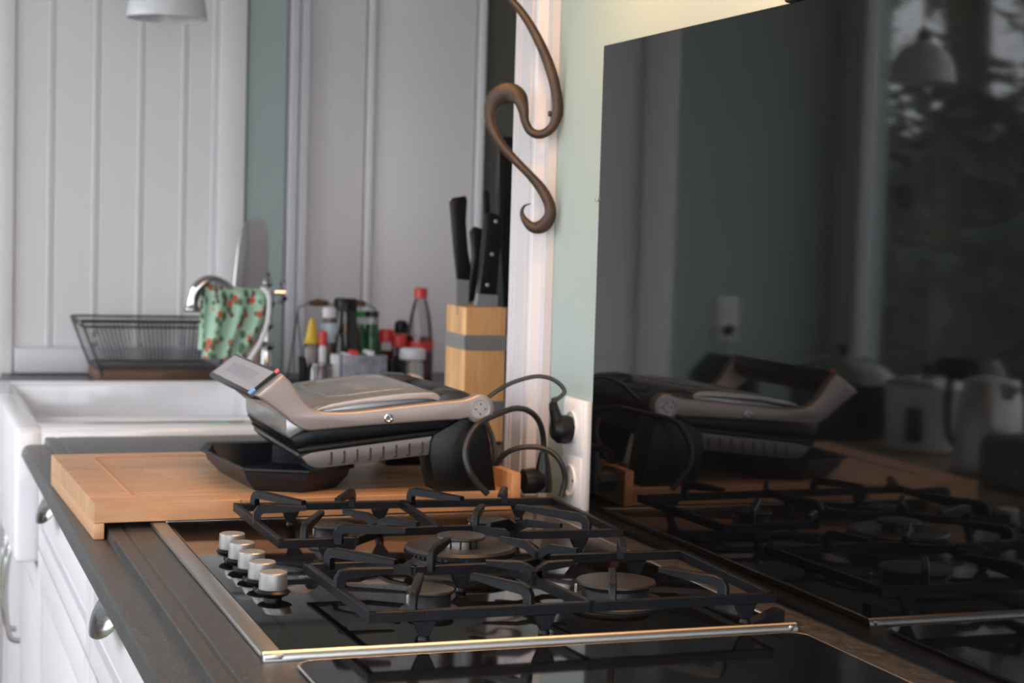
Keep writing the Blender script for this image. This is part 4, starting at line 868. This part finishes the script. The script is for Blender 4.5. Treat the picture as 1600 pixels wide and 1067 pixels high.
obj('wall_arm', q, M['rust'], t)
obj('wall_stud', tube(BM(), [P(864, 178, 1, 0.806)+Vector((-0.006, 0, 0)), Vector((W-0.0005, 0.806, P(864, 178, 1, 0.806).z))], 0.004, 10), M['rust'], t)

# ------------------------------------------------------------------ pendant lamps
def pendant(label, x, y, z, r):
    t = thing('pendant_lamp', label, 'lamp', (x, y, z), 'small white pendant lamps')
    prof = [(r, 0), (r*0.99, 0.010), (r*0.93, r*0.42), (r*0.78, r*0.72), (r*0.55, r*0.92), (r*0.30, r*1.02), (r*0.22, r*1.10), (r*0.20, r*1.10), (r*0.28, r*0.99), (r*0.53, r*0.89), (r*0.75, r*0.69), (r*0.90, r*0.40), (r*0.96, 0.008), (r*0.97, 0)]
    q = BM(); seg = 36; rings = [[q.verts.new((x+a*math.cos(2*PI*k/seg), y+a*math.sin(2*PI*k/seg), z+b_*1.18)) for k in range(seg)] for a, b_ in prof]
    for A, B in zip(rings, rings[1:]+rings[:1]):
        for k in range(seg): q.faces.new((A[k], A[(k+1) % seg], B[(k+1) % seg], B[k]))
    bmesh.ops.recalc_face_normals(q, faces=q.faces)
    obj('shade', q, M['shade'], t)
    obj('cap', lathe(BM(), [(r*0.24, r*1.28), (r*0.24, r*1.45), (r*0.16, r*1.60), (r*0.08, r*1.70), (0, r*1.7)], (x, y, z), 20), M['black_plastic'], t)
    obj('cord', tube(BM(), [(x, y, z+r*1.68), (x, y, CE)], 0.003, 6), M['cord'], t)
    obj('bulb', lathe(BM(), [(0, 0.012), (0.018, 0.02), (0.024, 0.035), (0.018, 0.052), (0.010, 0.07)], (x, y, z), 20), M['socket'], t)
pendant('white bell pendant lamp above the sink, cut by the top of the photo', 0.343, 2.32, 0.797, 0.085)
pl2 = P(1440, 130, 0, 2*WM+1.10)
pendant('white bell pendant lamp by the window, reflected in the splashback', 2*WM-pl2.x, pl2.y, pl2.z, 0.088)

# ------------------------------------------------------------------ side table by the window and what stands on it (seen in the splashback)
TZ = -0.175
t = thing('side_table', 'low oak side table along the window, seen in the splashback', 'table', (-1.12, 2.5, FL))
for k in range(5): obj('board', box(BM(), -1.44+0.128*k+0.0008, -1.44+0.128*(k+1)-0.0008, 1.45, 3.40, TZ-0.028, TZ, 0.002), M['tabletop'], t)
obj('apron', box(BM(), -1.40, -0.84, 1.52, 3.33, TZ-0.11, TZ-0.0285), M['tabletop'], t)
for x in (-1.38, -0.87):
    for y in (1.54, 3.31): obj('leg', box(BM(), x-0.03, x+0.03, y-0.03, y+0.03, FL, TZ-0.03, 0.004), M['tabletop'], t)
x, y = -1.06, 2.46
t = thing('rice_cooker', 'white rice cooker with steel lid and black knob on the side table', 'rice cooker', (x, y, TZ))
obj('body', lathe(BM(), [(0.095, TZ+0.002), (0.104, TZ+0.01), (0.108, TZ+0.15), (0.114, TZ+0.165), (0.114, TZ+0.172), (0, TZ+0.172)], (x, y, 0), 40), M['white'], t)
obj('lid', lathe(BM(), [(0.110, TZ+0.1725), (0.100, TZ+0.182), (0.04, TZ+0.195), (0, TZ+0.196)], (x, y, 0), 40), M['steel'], t)
obj('knob', lathe(BM(), [(0.008, TZ+0.196), (0.010, TZ+0.21), (0.018, TZ+0.215), (0.017, TZ+0.228), (0, TZ+0.23)], (x, y, 0), 20), M['black_plastic'], t)
obj('control_panel', box(BM(), x+0.06, x+0.100, y-0.085, y-0.055, TZ+0.03, TZ+0.12, 0.006), M['black_plastic'], t)
x, y = -1.00, 2.79
t = thing('black_pot', 'wide black pot with a domed glass lid beside the rice cooker', 'pot', (x, y, TZ))
obj('pot_body', lathe(BM(), [(0.12, TZ+0.002), (0.135, TZ+0.02), (0.145, TZ+0.145), (0.152, TZ+0.15), (0.145, TZ+0.152), (0.138, TZ+0.14), (0.128, TZ+0.02), (0, TZ+0.012)], (x, y, 0), 44), M['darkpot'], t)
obj('glass_lid', lathe(BM(), [(0.150, TZ+0.153), (0.146, TZ+0.163), (0.12, TZ+0.195), (0.07, TZ+0.22), (0.02, TZ+0.228), (0, TZ+0.228)], (x, y, 0), 44), mat('smoked_lid_glass', (0.16, 0.19, 0.16), 0.12, var=0.2), t)
obj('knob', lathe(BM(), [(0.008, TZ+0.2285), (0.018, TZ+0.245), (0.016, TZ+0.255), (0, TZ+0.256)], (x, y, 0), 20), M['black_plastic'], t)
x, y = -0.96, 2.04
t = thing('electric_kettle', 'grey electric kettle with a large black handle at the table edge', 'kettle', (x, y, TZ))
obj('body', lathe(BM(), [(0.080, TZ+0.002), (0.084, TZ+0.02), (0.074, TZ+0.17), (0.062, TZ+0.225), (0.02, TZ+0.235), (0, TZ+0.236)], (x, y, 0), 36), M['steel'], t)
obj('handle', tube(BM(), smooth_pts([(x+0.02, y+0.055, TZ+0.235), (x+0.03, y+0.115, TZ+0.225), (x+0.03, y+0.13, TZ+0.15), (x+0.03, y+0.115, TZ+0.075), (x+0.02, y+0.075, TZ+0.06)], 5), 0.011, 12), M['black_plastic'], t)
obj('spout', prism(BM(), [(y-0.05, TZ+0.16), (y-0.10, TZ+0.215), (y-0.095, TZ+0.225), (y-0.05, TZ+0.222)], 0, x-0.015, x+0.015, 0.004), M['steel'], t)
q = BM(); box(q, -0.99, -0.82, 1.66, 1.90, TZ, TZ+0.12, 0.035, 4)
o = obj('cooler_bag', q, M['sagebag'], org=(-0.90, 1.78, TZ)); tag(o, 'grey green fabric bag on the near end of the side table', 'bag')
t = thing('slow_cooker', 'dark slow cooker standing at the window end of the side table', 'slow cooker', (-1.29, 2.62, TZ))
obj('body', lathe(BM(), [(0.09, TZ+0.002), (0.10, TZ+0.02), (0.105, TZ+0.19), (0.08, TZ+0.23), (0, TZ+0.235)], (-1.29, 2.62, 0), 32), M['darkpot'], t)
q = BM(); prism(q, [(-0.92, TZ+0.0), (-0.80, TZ+0.0), (-0.80, TZ+0.13), (-0.86, TZ+0.19), (-0.92, TZ+0.16)], 1, 3.12, 3.36, 0.01)
o = obj('toaster', q, M['black_plastic'], org=(-0.86, 3.24, TZ)); tag(o, 'black sloping toaster at the far end of the side table', 'toaster')

# ------------------------------------------------------------------ garden beyond the windows
o = obj('lawn', box(BM(), -22, -1.7, -8, 26, FL-0.35, FL-0.25), M['grass']); o['kind'] = 'structure'; o['label'] = 'lawn outside the windows'; o['category'] = 'lawn'
t = thing('garden_fence', 'brown board fence across the garden beyond the window', 'fence', (-6, 9, FL-0.25))
rnd = random.Random(5); fb = None
for k in range(46):
    x = -10.5+k*0.20; yb_ = 9.4+0.12*math.sin(k)
    q = BM(); box(q, x, x+0.185, 9.4, 9.425, FL-0.25, 0.58+0.03*rnd.random(), 0.003, 1); obj('board', q, M['fence'], t)
def tree(label, x, y, h, r, n, trunk_r, low=0.5):
    n = int(n*1.4)
    t = thing('conifer_tree', label, 'tree', (x, y, FL-0.25), 'garden trees beyond the fence')
    z0 = FL-0.25; q = BM(); tube(q, [(x, y, z0), (x+0.05, y, z0+h*0.5), (x, y+0.05, z0+h)], [trunk_r, trunk_r*0.7, 0.03], 10)
    obj('trunk', q, M['bark'], t)
    q = BM(); rg = random.Random(int(x*100+y*7))
    cl = []
    for i in range(46):
        f = low/h+(1-low/h)*rg.random(); rad = r*(1.05-f*0.75)*math.sqrt(rg.random()); a = rg.random()*2*PI
        cl.append((Vector((x+rad*math.cos(a), y+rad*math.sin(a), z0+f*h-rad*0.22)), 0.18+0.30*rg.random()))
    for i in range(n):
        cc, cr_ = cl[rg.randrange(46)]; c_ = cc+Vector((rg.gauss(0, cr_), rg.gauss(0, cr_), rg.gauss(0, cr_*0.35)))
        s = 0.03+0.06*rg.random(); u = Vector((rg.uniform(-1, 1), rg.uniform(-1, 1), rg.uniform(-0.6, 0.3))).normalized(); v = u.orthogonal().normalized()
        q.faces.new([q.verts.new(c_+u*s*1.6), q.verts.new(c_+v*s*0.45), q.verts.new(c_-u*s*1.2), q.verts.new(c_-v*s*0.45)])
    o = obj('foliage', q, M['leaf'], t); o['kind'] = 'stuff'
tree('slender dark conifer standing nearest the house', -3.3, 5.6, 5.2, 0.8, 1500, 0.16, 1.4)
tree('tall dark conifer standing behind the garden fence', -6.4, 12.6, 7.5, 1.5, 3200, 0.22)
tree('thin sparse conifer right of the tall dark one', -3.2, 12.4, 7.0, 1.2, 2200, 0.20)
tree('broad bare trunked conifer at the left of the garden', -9.6, 12.2, 7.0, 1.3, 3000, 0.25)
tree('short bushy conifer in front of the fence', -5.6, 7.9, 2.4, 0.7, 3000, 0.12, 0.3)
tree('tall conifer far down the garden', -8.2, 16.5, 8.5, 1.8, 4000, 0.25)

t = thing('evergreen_hedge', 'tall loose evergreen hedge rising behind the garden fence', 'hedge', (-6, 10.3, FL-0.25))
q = BM(); rg = random.Random(11)
for i in range(15000):
    x = rg.uniform(-11, -1.0); top = 1.25+0.22*math.sin(x*2.3)+0.18*math.sin(x*5.1+1)
    c_ = Vector((x, 10.3+rg.gauss(0, 0.22), rg.uniform(FL-0.1, top)-abs(rg.gauss(0, 0.08))))
    sz = 0.05+0.06*rg.random(); u = Vector((rg.uniform(-1, 1), rg.uniform(-1, 1), rg.uniform(-0.6, 0.6))).normalized(); v = u.orthogonal().normalized()
    q.faces.new([q.verts.new(c_+u*sz*1.5), q.verts.new(c_+v*sz*0.7), q.verts.new(c_-u*sz*1.2), q.verts.new(c_-v*sz*0.7)])
o = obj('foliage', q, M['leaf'], t); o['kind'] = 'stuff'
q = BM(); box(q, -11, -1.0, 10.24, 10.36, FL-0.25, 1.05, 0.02); obj('inner_branches', q, M['bark'], t)
